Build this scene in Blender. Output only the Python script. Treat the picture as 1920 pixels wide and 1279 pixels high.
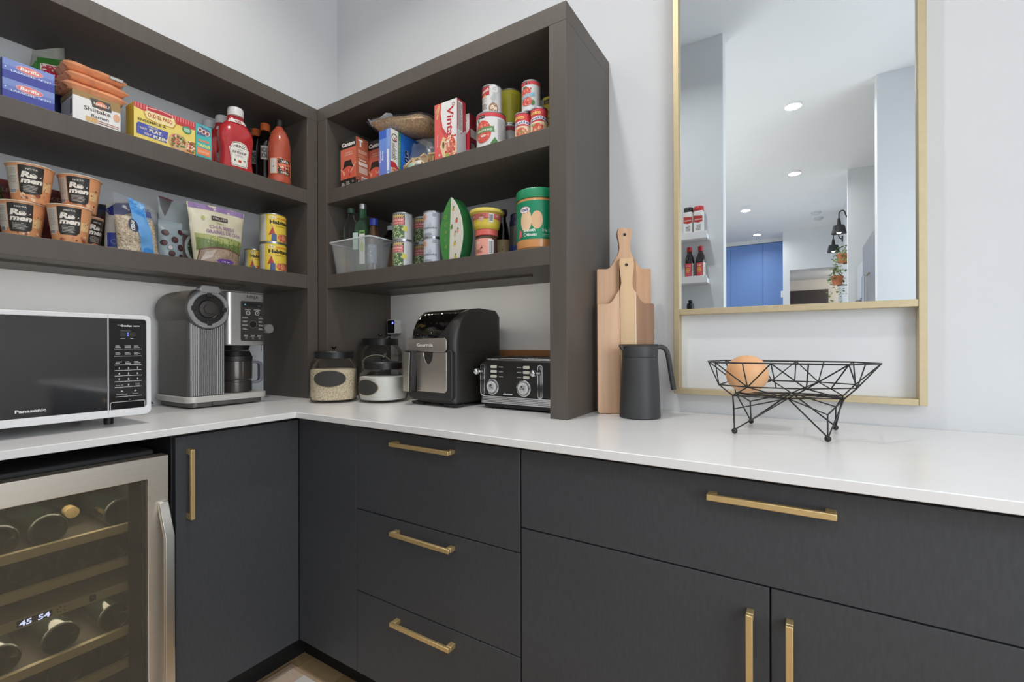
import bpy, bmesh, math, random
from mathutils import Vector, Matrix, noise
from mathutils.geometry import tessellate_polygon
random.seed(11)
R = math.radians
PI = math.pi
for o in list(bpy.data.objects):
    bpy.data.objects.remove(o, do_unlink=True)
scene = bpy.context.scene
COL = scene.collection

# ------------------------------------------------------------------ camera
cd = bpy.data.cameras.new('camera')
cam = bpy.data.objects.new('camera', cd)
COL.objects.link(cam)
cd.sensor_width = 36.0
cd.lens = 866.704 / 1920 * 36
cd.shift_y = (648.064 - 639.5) / 1920
cd.clip_start = 0.02
cam.matrix_world = (Matrix.Translation((2.0800, -1.5803, 1.1322)) @ Matrix.Rotation(0.5613, 4, 'Z')
                    @ Matrix.Rotation(PI / 2, 4, 'X') @ Matrix.Rotation(-0.0033, 4, 'Z'))
scene.camera = cam

# ------------------------------------------------------------------ exposure, world, lights
vs = scene.view_settings
vs.view_transform = 'Standard'
vs.look = 'None'
vs.gamma = 1.0
vs.exposure = -0.36
vs.use_curve_mapping = False
w = bpy.data.worlds.new('world')
scene.world = w
w.use_nodes = True
w.node_tree.nodes['Background'].inputs[0].default_value = (0.80, 0.88, 1.0, 1)
w.node_tree.nodes['Background'].inputs[1].default_value = 1.0

def area(name, loc, aim, size, size_y, power, color):
    l = bpy.data.lights.new(name, 'AREA')
    l.shape = 'RECTANGLE'
    l.size, l.size_y, l.energy, l.color = size, size_y, power, color
    o = bpy.data.objects.new(name, l)
    o.location = loc
    o.rotation_euler = (Vector(aim) - Vector(loc)).to_track_quat('-Z', 'Y').to_euler()
    COL.objects.link(o)
    return o

def disk(name, loc, radius, power, color, spread=160):
    l = bpy.data.lights.new(name, 'AREA')
    l.shape = 'DISK'
    l.size, l.energy, l.color, l.spread = radius * 2, power, color, R(spread)
    o = bpy.data.objects.new(name, l)
    o.location = loc
    COL.objects.link(o)
    return o

WARM = (1.0, 0.91, 0.80)
NEUT = (1.0, 0.97, 0.94)
COOL = (0.88, 0.94, 1.0)
area('side_fill', (3.545, -1.80, 1.60), (0.0, -1.80, 1.60), 1.7, 1.7, 44, COOL)  # unseen fill lamp before a solid wall, standing in for assumed daylight
area('kitchen_fill', (-1.9, -5.2, 1.7), (3.0, -5.0, 1.4), 3.0, 2.2, 70, COOL)  # unseen fill lamp brightening the kitchen; no window is built there
area('hall_fill', (2.45, -6.9, 1.0), (1.2, -6.2, 3.0), 1.0, 2.0, 42, COOL)  # unseen fill lamp aimed up at the hall ceiling
area('entry_fill', (0.5, -3.6, 1.2), (2.2, -3.4, 3.0), 1.6, 1.6, 40, NEUT)  # unseen fill lamp behind the front wall, added to brighten the entry
disk('pantry_downlight', (1.30, -1.00, 3.185), 0.06, 13, NEUT, 142)  # both pantry downlights are assumed, placed by the angle of cast shadows
disk('pantry_downlight', (0.48, -0.92, 3.185), 0.06, 5, WARM, 130)
for p in ((2.016, -3.121), (2.005, -4.96), (1.347, -6.346), (1.366, -8.2)):
    disk('hall_downlight', (p[0], p[1], 3.18), 0.06, 12, NEUT)

# ------------------------------------------------------------------ materials
def lin(h):
    h = h.lstrip('#')
    out = []
    for i in (0, 2, 4):
        c = int(h[i:i + 2], 16) / 255
        out.append(c / 12.92 if c <= 0.04045 else ((c + 0.055) / 1.055) ** 2.4)
    return out + [1.0]

_mats = {}
def mat(hexc, rough=0.5, metal=0.0, var=0.0, scale=30, stretch=(1, 1, 1), bump=0.0, coat=0.0, spec=0.5, emit=0.0, hex2=None):
    key = (hexc, rough, metal, var, scale, stretch, bump, coat, spec, emit, hex2)
    if key in _mats:
        return _mats[key]
    m = bpy.data.materials.new('mat_' + hexc.strip('#'))
    m.use_nodes = True
    nt = m.node_tree
    b = nt.nodes['Principled BSDF']
    c = lin(hexc)
    b.inputs['Base Color'].default_value = c
    b.inputs['Roughness'].default_value = rough
    b.inputs['Metallic'].default_value = metal
    b.inputs['Specular IOR Level'].default_value = spec
    b.inputs['Coat Weight'].default_value = coat
    b.inputs['Coat Roughness'].default_value = 0.08
    if emit:
        b.inputs['Emission Color'].default_value = c
        b.inputs['Emission Strength'].default_value = emit
    if var or bump:
        tc = nt.nodes.new('ShaderNodeTexCoord')
        mp = nt.nodes.new('ShaderNodeMapping')
        mp.inputs['Scale'].default_value = stretch
        nz = nt.nodes.new('ShaderNodeTexNoise')
        nz.inputs['Scale'].default_value = scale
        nz.inputs['Detail'].default_value = 5
        nt.links.new(tc.outputs['Object'], mp.inputs[0])
        nt.links.new(mp.outputs[0], nz.inputs['Vector'])
        if var:
            rp = nt.nodes.new('ShaderNodeValToRGB')
            c2 = lin(hex2) if hex2 else [min(1, x * (1 + var)) for x in c[:3]] + [1]
            rp.color_ramp.elements[0].position = 0.32
            rp.color_ramp.elements[1].position = 0.68
            rp.color_ramp.elements[0].color = [x * (1 - var) for x in c[:3]] + [1]
            rp.color_ramp.elements[1].color = c2
            nt.links.new(nz.outputs['Fac'], rp.inputs[0])
            nt.links.new(rp.outputs[0], b.inputs['Base Color'])
        if bump:
            bp = nt.nodes.new('ShaderNodeBump')
            bp.inputs['Strength'].default_value = bump
            bp.inputs['Distance'].default_value = 0.002
            nt.links.new(nz.outputs['Fac'], bp.inputs['Height'])
            nt.links.new(bp.outputs[0], b.inputs['Normal'])
    _mats[key] = m
    return m

def clear(name, tint, alpha=0.12, rough=0.03, haze=None, refl=0.25):
    """thin clear sheet: transparent body with a Fresnel gloss, optionally a milky share"""
    m = bpy.data.materials.new(name)
    m.use_nodes = True
    nt = m.node_tree
    nt.nodes.clear()
    out = nt.nodes.new('ShaderNodeOutputMaterial')
    tr = nt.nodes.new('ShaderNodeBsdfTransparent')
    tr.inputs[0].default_value = lin(tint)
    body = tr
    if haze:
        df = nt.nodes.new('ShaderNodeBsdfDiffuse')
        df.inputs[0].default_value = lin(haze)
        mx0 = nt.nodes.new('ShaderNodeMixShader')
        mx0.inputs[0].default_value = alpha
        nt.links.new(tr.outputs[0], mx0.inputs[1])
        nt.links.new(df.outputs[0], mx0.inputs[2])
        body = mx0
    gl = nt.nodes.new('ShaderNodeBsdfGlossy')
    gl.inputs['Roughness'].default_value = rough
    lw = nt.nodes.new('ShaderNodeLayerWeight')
    lw.inputs[0].default_value = 0.22
    mu = nt.nodes.new('ShaderNodeMath')
    mu.operation = 'MULTIPLY'
    mu.inputs[1].default_value = refl
    nt.links.new(lw.outputs['Fresnel'], mu.inputs[0])
    mx = nt.nodes.new('ShaderNodeMixShader')
    nt.links.new(mu.outputs[0], mx.inputs[0])
    nt.links.new(body.outputs[0], mx.inputs[1])
    nt.links.new(gl.outputs[0], mx.inputs[2])
    nt.links.new(mx.outputs[0], out.inputs[0])
    return m

M_wall = mat('#dfe1e3', 0.85, var=0.015, scale=3, bump=0.03)
M_ceil = mat('#e8eaec', 0.9, var=0.01, scale=3)
M_shelf = mat('#57504a', 0.5, var=0.06, scale=60, stretch=(1, 1, 0.08), bump=0.03)
M_cab = mat('#43464b', 0.52, var=0.10, scale=160, stretch=(1, 1, 0.25), bump=0.06)
M_cabin = mat('#2a2c2f', 0.6)
M_dark = mat('#141516', 0.6, var=0.05)
M_quartz = mat('#ececec', 0.22, var=0.02, scale=2.2, hex2='#f1f1f0')
M_gold = mat('#e6cc94', 0.45, 0.8, var=0.03, scale=90, stretch=(1, 1, 0.1))
M_goldf = mat('#d0c09c', 0.46, 0.85, var=0.03, scale=60)
M_steel = mat('#e3ded4', 0.42, 1.0, var=0.03, scale=220, stretch=(1, 0.04, 1), bump=0.02)
M_steelv = mat('#dedad2', 0.28, 1.0, var=0.03, scale=160, stretch=(1, 1, 0.05))
M_chrome = mat('#d9dadb', 0.08, 1.0)
M_black = mat('#121314', 0.45, var=0.03)
M_blackm = mat('#2d2f31', 0.55, var=0.05, scale=200, bump=0.03)
M_gloss = mat('#0a0a0b', 0.06, coat=0.3)
M_white = mat('#e9e9ea', 0.35, var=0.01)
M_tin = mat('#c3c5c8', 0.3, 0.9, var=0.02)
M_glass = clear('clear_glass', '#fbfcfb', refl=0.7)
M_bag = clear('clear_bag', '#fafbfc', 0.05, 0.15, '#eef2f5', 0.3)
M_bin = clear('frosted_plastic', '#f6f8f9', 0.16, 0.2, '#f4f6f8', 0.3)
M_gglass = clear('green_glass', '#b4d2bb', 0.10, 0.04, '#8fb39a', 0.7)

# ------------------------------------------------------------------ mesh builder
class MB:
    def __init__(s):
        s.v, s.f, s.m, s.mats = [], [], [], []
    def mi(s, m):
        if m not in s.mats:
            s.mats.append(m)
        return s.mats.index(m)
    def add(s, vs_, fs, m):
        k = len(s.v)
        i = s.mi(m)
        s.v += [tuple(p) for p in vs_]
        for f in fs:
            s.f.append(tuple(k + a for a in f))
            s.m.append(i)
        return s
    def box(s, x0, x1, y0, y1, z0, z1, m):
        vs_ = [(x, y, z) for z in (z0, z1) for y in (y0, y1) for x in (x0, x1)]
        return s.add(vs_, [(0, 2, 3, 1), (4, 5, 7, 6), (0, 1, 5, 4), (2, 6, 7, 3), (0, 4, 6, 2), (1, 3, 7, 5)], m)
    def lathe(s, prof, m, c=(0, 0, 0), seg=28, sx=1, sy=1, axis='z', sup=0, cap=True):
        """prof: (r, h) from bottom to top; r=0 closes. sup: superellipse squareness"""
        vs_, fs = [], []
        for r, h in prof:
            for k in range(seg):
                a = 2 * PI * k / seg
                ca, sa = math.cos(a), math.sin(a)
                q = 1
                if sup:
                    q = 1 / (abs(ca) ** sup + abs(sa) ** sup) ** (1 / sup)
                p = (r * sx * ca * q, r * sy * sa * q, h)
                if axis == 'y':
                    p = (p[0], h, p[1])
                elif axis == 'x':
                    p = (h, p[0], p[1])
                vs_.append((p[0] + c[0], p[1] + c[1], p[2] + c[2]))
        n = len(prof)
        for i in range(n - 1):
            for k in range(seg):
                k2 = (k + 1) % seg
                fs.append((i * seg + k, i * seg + k2, (i + 1) * seg + k2, (i + 1) * seg + k))
        if cap and prof[0][0] > 1e-6:
            fs.append(tuple(reversed(range(seg))))
        if cap and prof[-1][0] > 1e-6:
            fs.append(tuple((n - 1) * seg + k for k in range(seg)))
        return s.add(vs_, fs, m)
    def cyl(s, c, r, h, m, axis='z', seg=24):
        return s.lathe([(r, 0), (r, h)], m, c, seg, axis=axis)
    def tube(s, pts, r, m, seg=6, closed=False):
        pts = [Vector(p) for p in pts]
        n = len(pts)
        vs_, fs = [], []
        up = Vector((0.13, 0.21, 0.97))
        for i, p in enumerate(pts):
            a = pts[i - 1] if (i > 0 or closed) else p
            b = pts[(i + 1) % n] if (i < n - 1 or closed) else p
            t = (b - a).normalized()
            u = t.cross(up)
            if u.length < 0.05:
                u = t.cross(Vector((1, 0, 0)))
            u.normalize()
            w_ = t.cross(u)
            for k in range(seg):
                an = 2 * PI * k / seg
                vs_.append(p + (u * math.cos(an) + w_ * math.sin(an)) * r)
        for i in range(n if closed else n - 1):
            j = (i + 1) % n
            for k in range(seg):
                k2 = (k + 1) % seg
                fs.append((i * seg + k, i * seg + k2, j * seg + k2, j * seg + k))
        if not closed:
            fs.append(tuple(reversed(range(seg))))
            fs.append(tuple((n - 1) * seg + k for k in range(seg)))
        return s.add(vs_, fs, m)
    def prism(s, poly, a0, a1, m, axis='z'):
        """extrude 2D poly: axis z -> (x,y); y -> (x,z); x -> (y,z)"""
        n = len(poly)
        def P(p, h):
            return {'z': (p[0], p[1], h), 'y': (p[0], h, p[1]), 'x': (h, p[0], p[1])}[axis]
        vs_ = [P(p, a0) for p in poly] + [P(p, a1) for p in poly]
        fs = [tuple(reversed(range(n))), tuple(range(n, 2 * n))]
        for i in range(n):
            j = (i + 1) % n
            fs.append((i, j, n + j, n + i))
        return s.add(vs_, fs, m)
    def sphere(s, c, r, m, seg=14, rz=None, ry=None):
        rz = rz or r
        ry = ry or r
        n = max(6, seg // 2)
        prof = [(r * math.sin(PI * i / n) if 0 < i < n else 1e-7, -rz * math.cos(PI * i / n)) for i in range(n + 1)]
        return s.lathe(prof, m, c, seg, sy=ry / r)

def rrect(w_, h_, r, n=4, cx=0, cy=0):
    out = []
    for qx, qy, a0 in ((1, 1, 0), (-1, 1, 90), (-1, -1, 180), (1, -1, 270)):
        for k in range(n + 1):
            a = R(a0 + 90 * k / n)
            out.append((cx + qx * (w_ / 2 - r) + r * math.cos(a), cy + qy * (h_ / 2 - r) + r * math.sin(a)))
    return out

def obj(name, mb, parent=None, bevel=0.0, smooth=True, recalc=True, sharp=35):
    me = bpy.data.meshes.new(name)
    me.from_pydata(mb.v, [], mb.f)
    for m in mb.mats:
        me.materials.append(m)
    me.polygons.foreach_set('material_index', mb.m)
    if recalc:
        bm = bmesh.new()
        bm.from_mesh(me)
        bmesh.ops.recalc_face_normals(bm, faces=bm.faces)
        bm.to_mesh(me)
        bm.free()
    if smooth:
        me.polygons.foreach_set('use_smooth', [True] * len(me.polygons))
        me.set_sharp_from_angle(angle=R(sharp))
    me.update()
    o = bpy.data.objects.new(name, me)
    COL.objects.link(o)
    if parent:
        o.parent = parent
    if bevel:
        md = o.modifiers.new('bevel', 'BEVEL')
        md.width = bevel
        md.segments = 2
        md.limit_method = 'ANGLE'
        md.angle_limit = R(40)
    return o

def tag(o, label, cat, group=None):
    o['label'] = label
    o['category'] = cat
    if group:
        o['group'] = group
    return o

def thing(name, label, cat, loc=(0, 0, 0), rz=0, group=None, rx=0, ry=0):
    o = bpy.data.objects.new(name, None)
    o.empty_display_size = 0.05
    COL.objects.link(o)
    o.location = loc
    o.rotation_euler = (R(rx), R(ry), R(rz))
    return tag(o, label, cat, group)

def rebase(t, loc):
    """parts were written in room coordinates: move the Empty to the thing's base, parts stay put"""
    t.location = loc
    for ch in t.children:
        ch.location = ch.location - Vector(loc)
    return t

def struct(name, mb, **k):
    o = obj(name, mb, **k)
    if not o.parent:
        o['kind'] = 'structure'
    return o

def dup(root, loc, rz, label, group=None, rx=0, ry=0):
    r = root.copy()
    COL.objects.link(r)
    r.location = loc
    r.rotation_euler = (R(rx), R(ry), R(rz))
    r['label'] = label
    if group:
        r['group'] = group
    for ch in list(root.children):
        c = ch.copy()
        COL.objects.link(c)
        c.parent = r
        for g in list(ch.children):
            d = g.copy()
            COL.objects.link(d)
            d.parent = c
    return r

# ------------------------------------------------------------------ flat print laid on a surface
def planar(o, ux=(1, 0, 0), vx=(0, 0, 1)):
    o, ux, vx = Vector(o), Vector(ux), Vector(vx)
    n = ux.cross(vx)
    f = lambda u, v, h: o + ux * u + vx * v + n * h
    f.edge = 9
    return f

def round_(r, c=(0, 0), a0=0, taper=None):
    """cylinder or cone wrap; front is local -y. taper: (z, r) pairs linearly read"""
    def f(u, v, h):
        rr = r
        if taper:
            (z0, r0), (z1, r1) = taper
            rr = r0 + (r1 - r0) * (v - z0) / (z1 - z0)
        a = u / r + R(a0)
        return Vector((c[0] + (rr + h) * math.sin(a), c[1] - (rr + h) * math.cos(a), v))
    f.edge = 0.012
    return f

_txt = {}
def glyphs(s, bold=0.0):
    key = (s, bold)
    if key not in _txt:
        cu = bpy.data.curves.new('lettering', 'FONT')
        cu.body = s
        cu.size = 1
        cu.resolution_u = 2
        cu.offset = bold
        ob = bpy.data.objects.new('lettering', cu)
        COL.objects.link(ob)
        dg = bpy.context.evaluated_depsgraph_get()
        me = bpy.data.meshes.new_from_object(ob.evaluated_get(dg))
        me.calc_loop_triangles()
        vs_ = [(v.co.x, v.co.y) for v in me.vertices]
        ts = [tuple(t.vertices) for t in me.loop_triangles]
        bpy.data.objects.remove(ob, do_unlink=True)
        bpy.data.curves.remove(cu)
        bpy.data.meshes.remove(me)
        xs = [p[0] for p in vs_] or [0, 1]
        _txt[key] = (vs_, ts, min(xs), max(xs))
    return _txt[key]

class Print:
    """collects flat print (rectangles, ellipses, polygons, lettering) on one surface"""
    def __init__(s, surf, mb=None, rough=0.45):
        s.surf = surf
        s.mb = mb or MB()
        s.rough = rough
        s.layer = 1
    def on(s, surf):
        s.surf = surf
        return s
    def _tri(s, a, b, c, m, h):
        e = s.surf.edge
        L = [math.dist(a, b), math.dist(b, c), math.dist(c, a)]
        k = max(range(3), key=lambda i: L[i])
        if L[k] > e:
            p = (a, b, c)
            q0, q1, q2 = p[k], p[(k + 1) % 3], p[(k + 2) % 3]
            md = ((q0[0] + q1[0]) / 2, (q0[1] + q1[1]) / 2)
            s._tri(q0, md, q2, m, h)
            s._tri(md, q1, q2, m, h)
            return
        s.mb.add([s.surf(*p, h) for p in (a, b, c)], [(0, 1, 2)], m)
    def poly(s, pts, col, layer=None):
        m = mat(col, s.rough) if isinstance(col, str) else col
        h = 0.0003 * (layer or s.layer)
        for t in tessellate_polygon([[Vector((p[0], p[1], 0)) for p in pts]]):
            a, b, c = (pts[i] for i in t)
            if (b[0] - a[0]) * (c[1] - a[1]) - (b[1] - a[1]) * (c[0] - a[0]) < 0:
                b, c = c, b
            s._tri(a, b, c, m, h)
        s.layer += 0.25
        return s
    def rect(s, u0, v0, u1, v1, col, layer=None):
        return s.poly([(u0, v0), (u1, v0), (u1, v1), (u0, v1)], col, layer)
    def ell(s, cu, cv, ru, rv, col, layer=None, n=20, rot=0):
        c_, s_ = math.cos(R(rot)), math.sin(R(rot))
        pts = []
        for k in range(n):
            x, y = ru * math.cos(2 * PI * k / n), rv * math.sin(2 * PI * k / n)
            pts.append((cu + x * c_ - y * s_, cv + x * s_ + y * c_))
        return s.poly(pts, col, layer)
    def ring(s, cu, cv, r, wd, col, n=24, a0=0, a1=360):
        for k in range(n):
            p, q = R(a0 + (a1 - a0) * k / n), R(a0 + (a1 - a0) * (k + 1) / n)
            s.poly([(cu + r * math.cos(p), cv + r * math.sin(p)), (cu + (r + wd) * math.cos(p), cv + (r + wd) * math.sin(p)),
                    (cu + (r + wd) * math.cos(q), cv + (r + wd) * math.sin(q)), (cu + r * math.cos(q), cv + r * math.sin(q))], col, s.layer)
            s.layer -= 0.25
        s.layer += 0.25
        return s
    def text(s, t, u, v, size, col, width=None, align='c', rot=0, shear=0.0, bold=0.0, arc=0.0):
        """u,v: anchor on the baseline; width squeezes or stretches to an exact width"""
        vs_, ts, x0, x1 = glyphs(t, bold)
        m = mat(col, s.rough) if isinstance(col, str) else col
        sx = size
        if width:
            sx = width / max(1e-6, (x1 - x0))
        off = {'c': (x0 + x1) / 2, 'l': x0, 'r': x1}[align]
        c_, s_ = math.cos(R(rot)), math.sin(R(rot))
        P = []
        for x, y in vs_:
            X = (x - off) * sx + y * size * shear
            Y = y * size - arc * ((x - off) * sx) ** 2
            P.append((u + X * c_ - Y * s_, v + X * s_ + Y * c_))
        h = 0.0003 * s.layer
        for t3 in ts:
            a, b, c = (P[i] for i in t3)
            if (b[0] - a[0]) * (c[1] - a[1]) - (b[1] - a[1]) * (c[0] - a[0]) < 0:
                b, c = c, b
            s._tri(a, b, c, m, h)
        s.layer += 0.25
        return s
    def lines(s, u0, v0, u1, v1, n, col, fill=0.45, jag=0.25):
        """rows of small print read from too far away to spell: plain strokes"""
        dv = (v1 - v0) / n
        for k in range(n):
            e = u1 - (u1 - u0) * jag * random.random()
            s.rect(u0, v0 + dv * k, e, v0 + dv * (k + fill), col, s.layer)
            s.layer -= 0.25
        s.layer += 0.25
        return s
    def bars(s, u0, v0, u1, v1, n=14, col='#222222', bg='#f2f2f2'):
        s.rect(u0, v0, u1, v1, bg)
        w_ = (u1 - u0)
        x = u0 + w_ * 0.06
        while x < u1 - w_ * 0.1:
            d = w_ / n * random.choice((0.25, 0.5, 0.75))
            s.rect(x, v0 + (v1 - v0) * 0.12, x + d, v1 - (v1 - v0) * 0.1, col, s.layer)
            s.layer -= 0.25
            x += d + w_ / n * random.choice((0.3, 0.55))
        s.layer += 0.25
        return s
    def specks(s, u0, v0, u1, v1, n, cols, r0, r1):
        for k in range(n):
            a = random.uniform(r0, r1)
            s.ell(random.uniform(u0, u1), random.uniform(v0, v1), a, a * random.uniform(0.5, 1), random.choice(cols), s.layer, n=6, rot=random.uniform(0, 180))
            s.layer -= 0.2495
        s.layer += 0.25
        return s
    def done(s, parent, name='printed_label'):
        return obj(name, s.mb, parent, recalc=False, smooth=False)
# ------------------------------------------------------------------ the room
H = 0.914            # worktop height
S3, S2, S1 = 1.4292, 1.7833, 2.0842   # shelf tops and underside of the top board
CZ = 3.2
def wallbox(name, *a, m=None):
    return struct(name, MB().box(*a, m or M_wall))
wallbox('wall_back', -0.1, 4.5, 0, 0.1, -0.02, CZ)
wallbox('wall_left', -0.1, 0, -1.9, 0, -0.02, CZ)
wallbox('wall_front', -0.1, 1.637, -1.93, -1.80, -0.02, CZ)
wallbox('wall_right', 2.567, 4.4, -3.08, -2.95, -0.02, CZ)
wallbox('wall_kitchen', 2.537, 4.4, -5.33, -5.20, -0.02, CZ + 0.06)
wallbox('wall_far', -2.6, 1.77, -9.40, -9.30, -0.02, CZ + 0.1)
wallbox('wall_side', -2.6, -2.5, -9.4, -1.9, -0.02, CZ + 0.1)
wallbox('wall_east', 4.4, 4.5, -9.4, 0.1, -0.02, CZ + 0.1)
# white wall with an opening to a further room
q = MB()
q.box(1.77, 1.88, -8.62, -8.50, 0, CZ + 0.06, M_wall).box(1.88, 4.4, -8.62, -8.50, 2.52, CZ + 0.06, M_wall)
struct('wall_opening', q)
wallbox('wall_lounge', 1.6, 4.4, -10.6, -10.5, -0.02, 2.6, m=mat('#cfc8c0', 0.9, var=0.02, scale=4))
struct('ceiling', MB().box(-2.6, 4.5, -5.40, 0.1, CZ, CZ + 0.1, M_ceil))
struct('ceiling_hall', MB().box(-2.6, 4.5, -9.4, -5.40, CZ + 0.05, CZ + 0.15, M_ceil))
struct('ceiling_lounge', MB().box(1.78, 4.5, -10.6, -8.62, 2.55, 2.65, M_ceil))
wallbox('wall_behind_fill', 3.56, 3.66, -2.95, 0, -0.02, CZ)  # added solid wall backing the fill lamp, no opening cut in it
q = MB()
for y0, y1, z0, z1 in ((-2.72, -2.66, 0.69, 2.51), (-0.94, -0.88, 0.69, 2.51), (-2.66, -0.94, 0.69, 0.745), (-2.66, -0.94, 2.455, 2.51)):
    q.box(3.52, 3.5598, y0, y1, z0, z1, M_white)
struct('trim_fill_lamp', q)  # added frame around the fill lamp, dressing it as an assumed window
struct('wall_brick', MB().box(2.62, 2.72, -8.50, -5.33, -0.02, CZ + 0.06, M_wall))
M_floor = mat('#a98f6b', 0.45, var=0.10, scale=14, stretch=(1, 0.06, 1))
fl = struct('floor', MB().box(-2.6, 4.5, -10.6, 0.1, -0.06, -0.012, M_floor))
woods = [mat('#b0936b', 0.42, var=0.10, scale=30, stretch=(1, 0.07, 1)), mat('#a68861', 0.42, var=0.10, scale=30, stretch=(1, 0.07, 1)),
         mat('#b89b74', 0.42, var=0.09, scale=30, stretch=(1, 0.07, 1))]
n = 0
for i in range(16):
    x0 = 0.40 + i * 0.17
    y = -0.45 + 0.7 * ((i * 0.37) % 1)
    while y > -3.4:
        y1 = min(y, -0.40)
        obj('plank', MB().box(x0 + 0.0008, x0 + 0.1692, y - 1.399, y1, -0.012, 0.0, woods[(i * 2 + n) % 3]), fl)
        n += 1
        y -= 1.4
def ceiling_light(x, y, z, label):
    t = thing('ceiling_light', label, 'light', (x, y, z), group=None)
    obj('trim_ring', MB().lathe([(0.045, -0.004), (0.062, -0.006), (0.066, 0.0), (0.045, 0.0)], M_white), t)
    obj('diffuser', MB().lathe([(0.045, -0.003), (0.045, 0.0)], mat('#fff6ea', 0.5, emit=9)), t)
ceiling_light(2.016, -3.121, CZ, 'round recessed ceiling light seen high in the mirror, nearest and largest')
ceiling_light(2.005, -4.96, CZ, 'round recessed ceiling light in the mirror, second down below the largest')
ceiling_light(1.347, -6.346, CZ + 0.05, 'small recessed ceiling light in the mirror above the blue cabinet, upper one')
ceiling_light(1.366, -8.26, CZ + 0.05, 'tiny recessed ceiling light in the mirror just above the blue cabinet top')
ceiling_light(1.30, -1.00, CZ, 'recessed ceiling light over the pantry worktop by the open shelves')  # fittings for the two assumed pantry downlights start here
ceiling_light(0.48, -0.92, CZ, 'recessed ceiling light over the pantry corner and microwave')
for k, (x, y) in enumerate(((2.267, -7.319), (2.312, -7.72))):
    t = thing('smoke_detector', ['white round smoke detector on the mirrored ceiling, upper of the two', 'white round smoke detector on the mirrored ceiling, lower of the two'][k], 'detector', (x, y, CZ + 0.05))
    obj('housing', MB().lathe([(0.03, -0.045), (0.055, -0.035), (0.07, -0.01), (0.07, 0)], mat('#c9ccd0', 0.5)), t)

# ------------------------------------------------------------------ base cabinets
def bar_handle(parent, p0, p1, out, wd=0.012, proj=0.03, foot=0.016):
    """flat bar pull between p0 and p1; out = direction away from the front"""
    p0, p1, out = Vector(p0), Vector(p1), Vector(out)
    t = (p1 - p0).normalized()
    s_ = t.cross(out).normalized() * wd / 2
    mb = MB()
    def bx(a, b, h0, h1):
        vs_ = [p + s_ * k + out * h for h in (h0, h1) for p in (a, b) for k in (-1, 1)]
        mb.add(vs_, [(0, 1, 3, 2), (4, 6, 7, 5), (0, 4, 5, 1), (2, 3, 7, 6), (0, 2, 6, 4), (1, 5, 7, 3)], M_gold)
    bx(p0, p1, proj - 0.009, proj)
    bx(p0, p0 + t * foot, 0.0003, proj - 0.009)
    bx(p1 - t * foot, p1, 0.0003, proj - 0.009)
    return obj('handle', mb, parent, bevel=0.0015)

FX, FY = 0.5935, -0.6124      # fronts of the left and of the right run
TOPZ = 0.8775
t = thing('base_cabinet', 'charcoal base cabinet with one tall door and vertical gold handle beside wine fridge', 'cabinet', (0, 0, 0))
obj('carcass', MB().box(0.02, FX - 0.022, -0.990, -0.6215, 0.11, 0.886, M_cabin), t)
d = obj('door', MB().box(FX - 0.019, FX, -0.987, -0.6145, 0.111, TOPZ, M_cab), t, bevel=0.001)
bar_handle(d, (FX, -0.956, 0.842), (FX, -0.956, 0.643), (1, 0, 0))
rebase(t, (0.3, -0.80, 0.109))
t = thing('corner_cabinet', 'charcoal blind corner panel between the tall door and the three drawers', 'cabinet', (0, 0, 0))
obj('carcass', MB().box(0.05, 0.893, FY + 0.022, -0.02, 0.11, 0.886, M_cabin), t)
obj('front_panel', MB().box(FX - 0.0005, 0.8925, FY, FY + 0.019, 0.111, 0.886, M_cab), t, bevel=0.0008)
rebase(t, (0.5, -0.3, 0.109))
t = thing('drawer_cabinet', 'charcoal cabinet of three stacked drawers with short gold handles', 'cabinet', (0, 0, 0))
obj('carcass', MB().box(0.8955, 1.493, FY + 0.022, -0.02, 0.11, 0.886, M_cabin), t)
for z0, z1, hz in ((0.111, 0.3655, 0.328), (0.3685, 0.6215, 0.589), (0.6245, 0.8775, 0.848)):
    dd = obj('drawer', MB().box(0.8945, 1.4925, FY, FY + 0.019, z0, z1, M_cab), t, bevel=0.001)
    bar_handle(dd, (1.068, FY, hz), (1.290, FY, hz), (0, -1, 0))
rebase(t, (1.19, -0.3, 0.109))
t = thing('wide_cabinet', 'wide charcoal cabinet at right with one long drawer above two doors', 'cabinet', (0, 0, 0))
obj('carcass', MB().box(1.497, 2.562, FY + 0.022, -0.02, 0.11, 0.886, M_cabin), t)
dd = obj('drawer', MB().box(1.4965, 2.561, FY, FY + 0.019, 0.6885, 0.8775, M_cab), t, bevel=0.001)
bar_handle(dd, (1.924, FY, 0.843), (2.128, FY, 0.843), (0, -1, 0))
dd = obj('door', MB().box(1.4965, 2.0270, FY, FY + 0.019, 0.111, 0.6855, M_cab), t, bevel=0.001)
bar_handle(dd, (1.996, FY, 0.640), (1.996, FY, 0.44), (0, -1, 0), foot=0.014)
dd = obj('door', MB().box(2.0300, 2.561, FY, FY + 0.019, 0.111, 0.6855, M_cab), t, bevel=0.001)
bar_handle(dd, (2.059, FY, 0.640), (2.059, FY, 0.44), (0, -1, 0), foot=0.014)
rebase(t, (2.03, -0.3, 0.109))
t = thing('end_cabinet', 'charcoal cabinet at the far right end of the worktop', 'cabinet', (0, 0, 0))
obj('carcass', MB().box(2.566, 3.15, FY + 0.022, -0.02, 0.11, 0.886, M_cabin), t)
obj('door', MB().box(2.565, 3.15, FY, FY + 0.019, 0.111, 0.8775, M_cab), t, bevel=0.001)
rebase(t, (2.86, -0.3, 0.109))
q = MB()
q.box(0.02, 0.5154, -0.99, -0.5416, 0, 0.109, M_dark).box(0.02, 3.15, -0.5416, -0.02, 0, 0.109, M_dark)
struct('trim_toe_kick', q)
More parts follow.
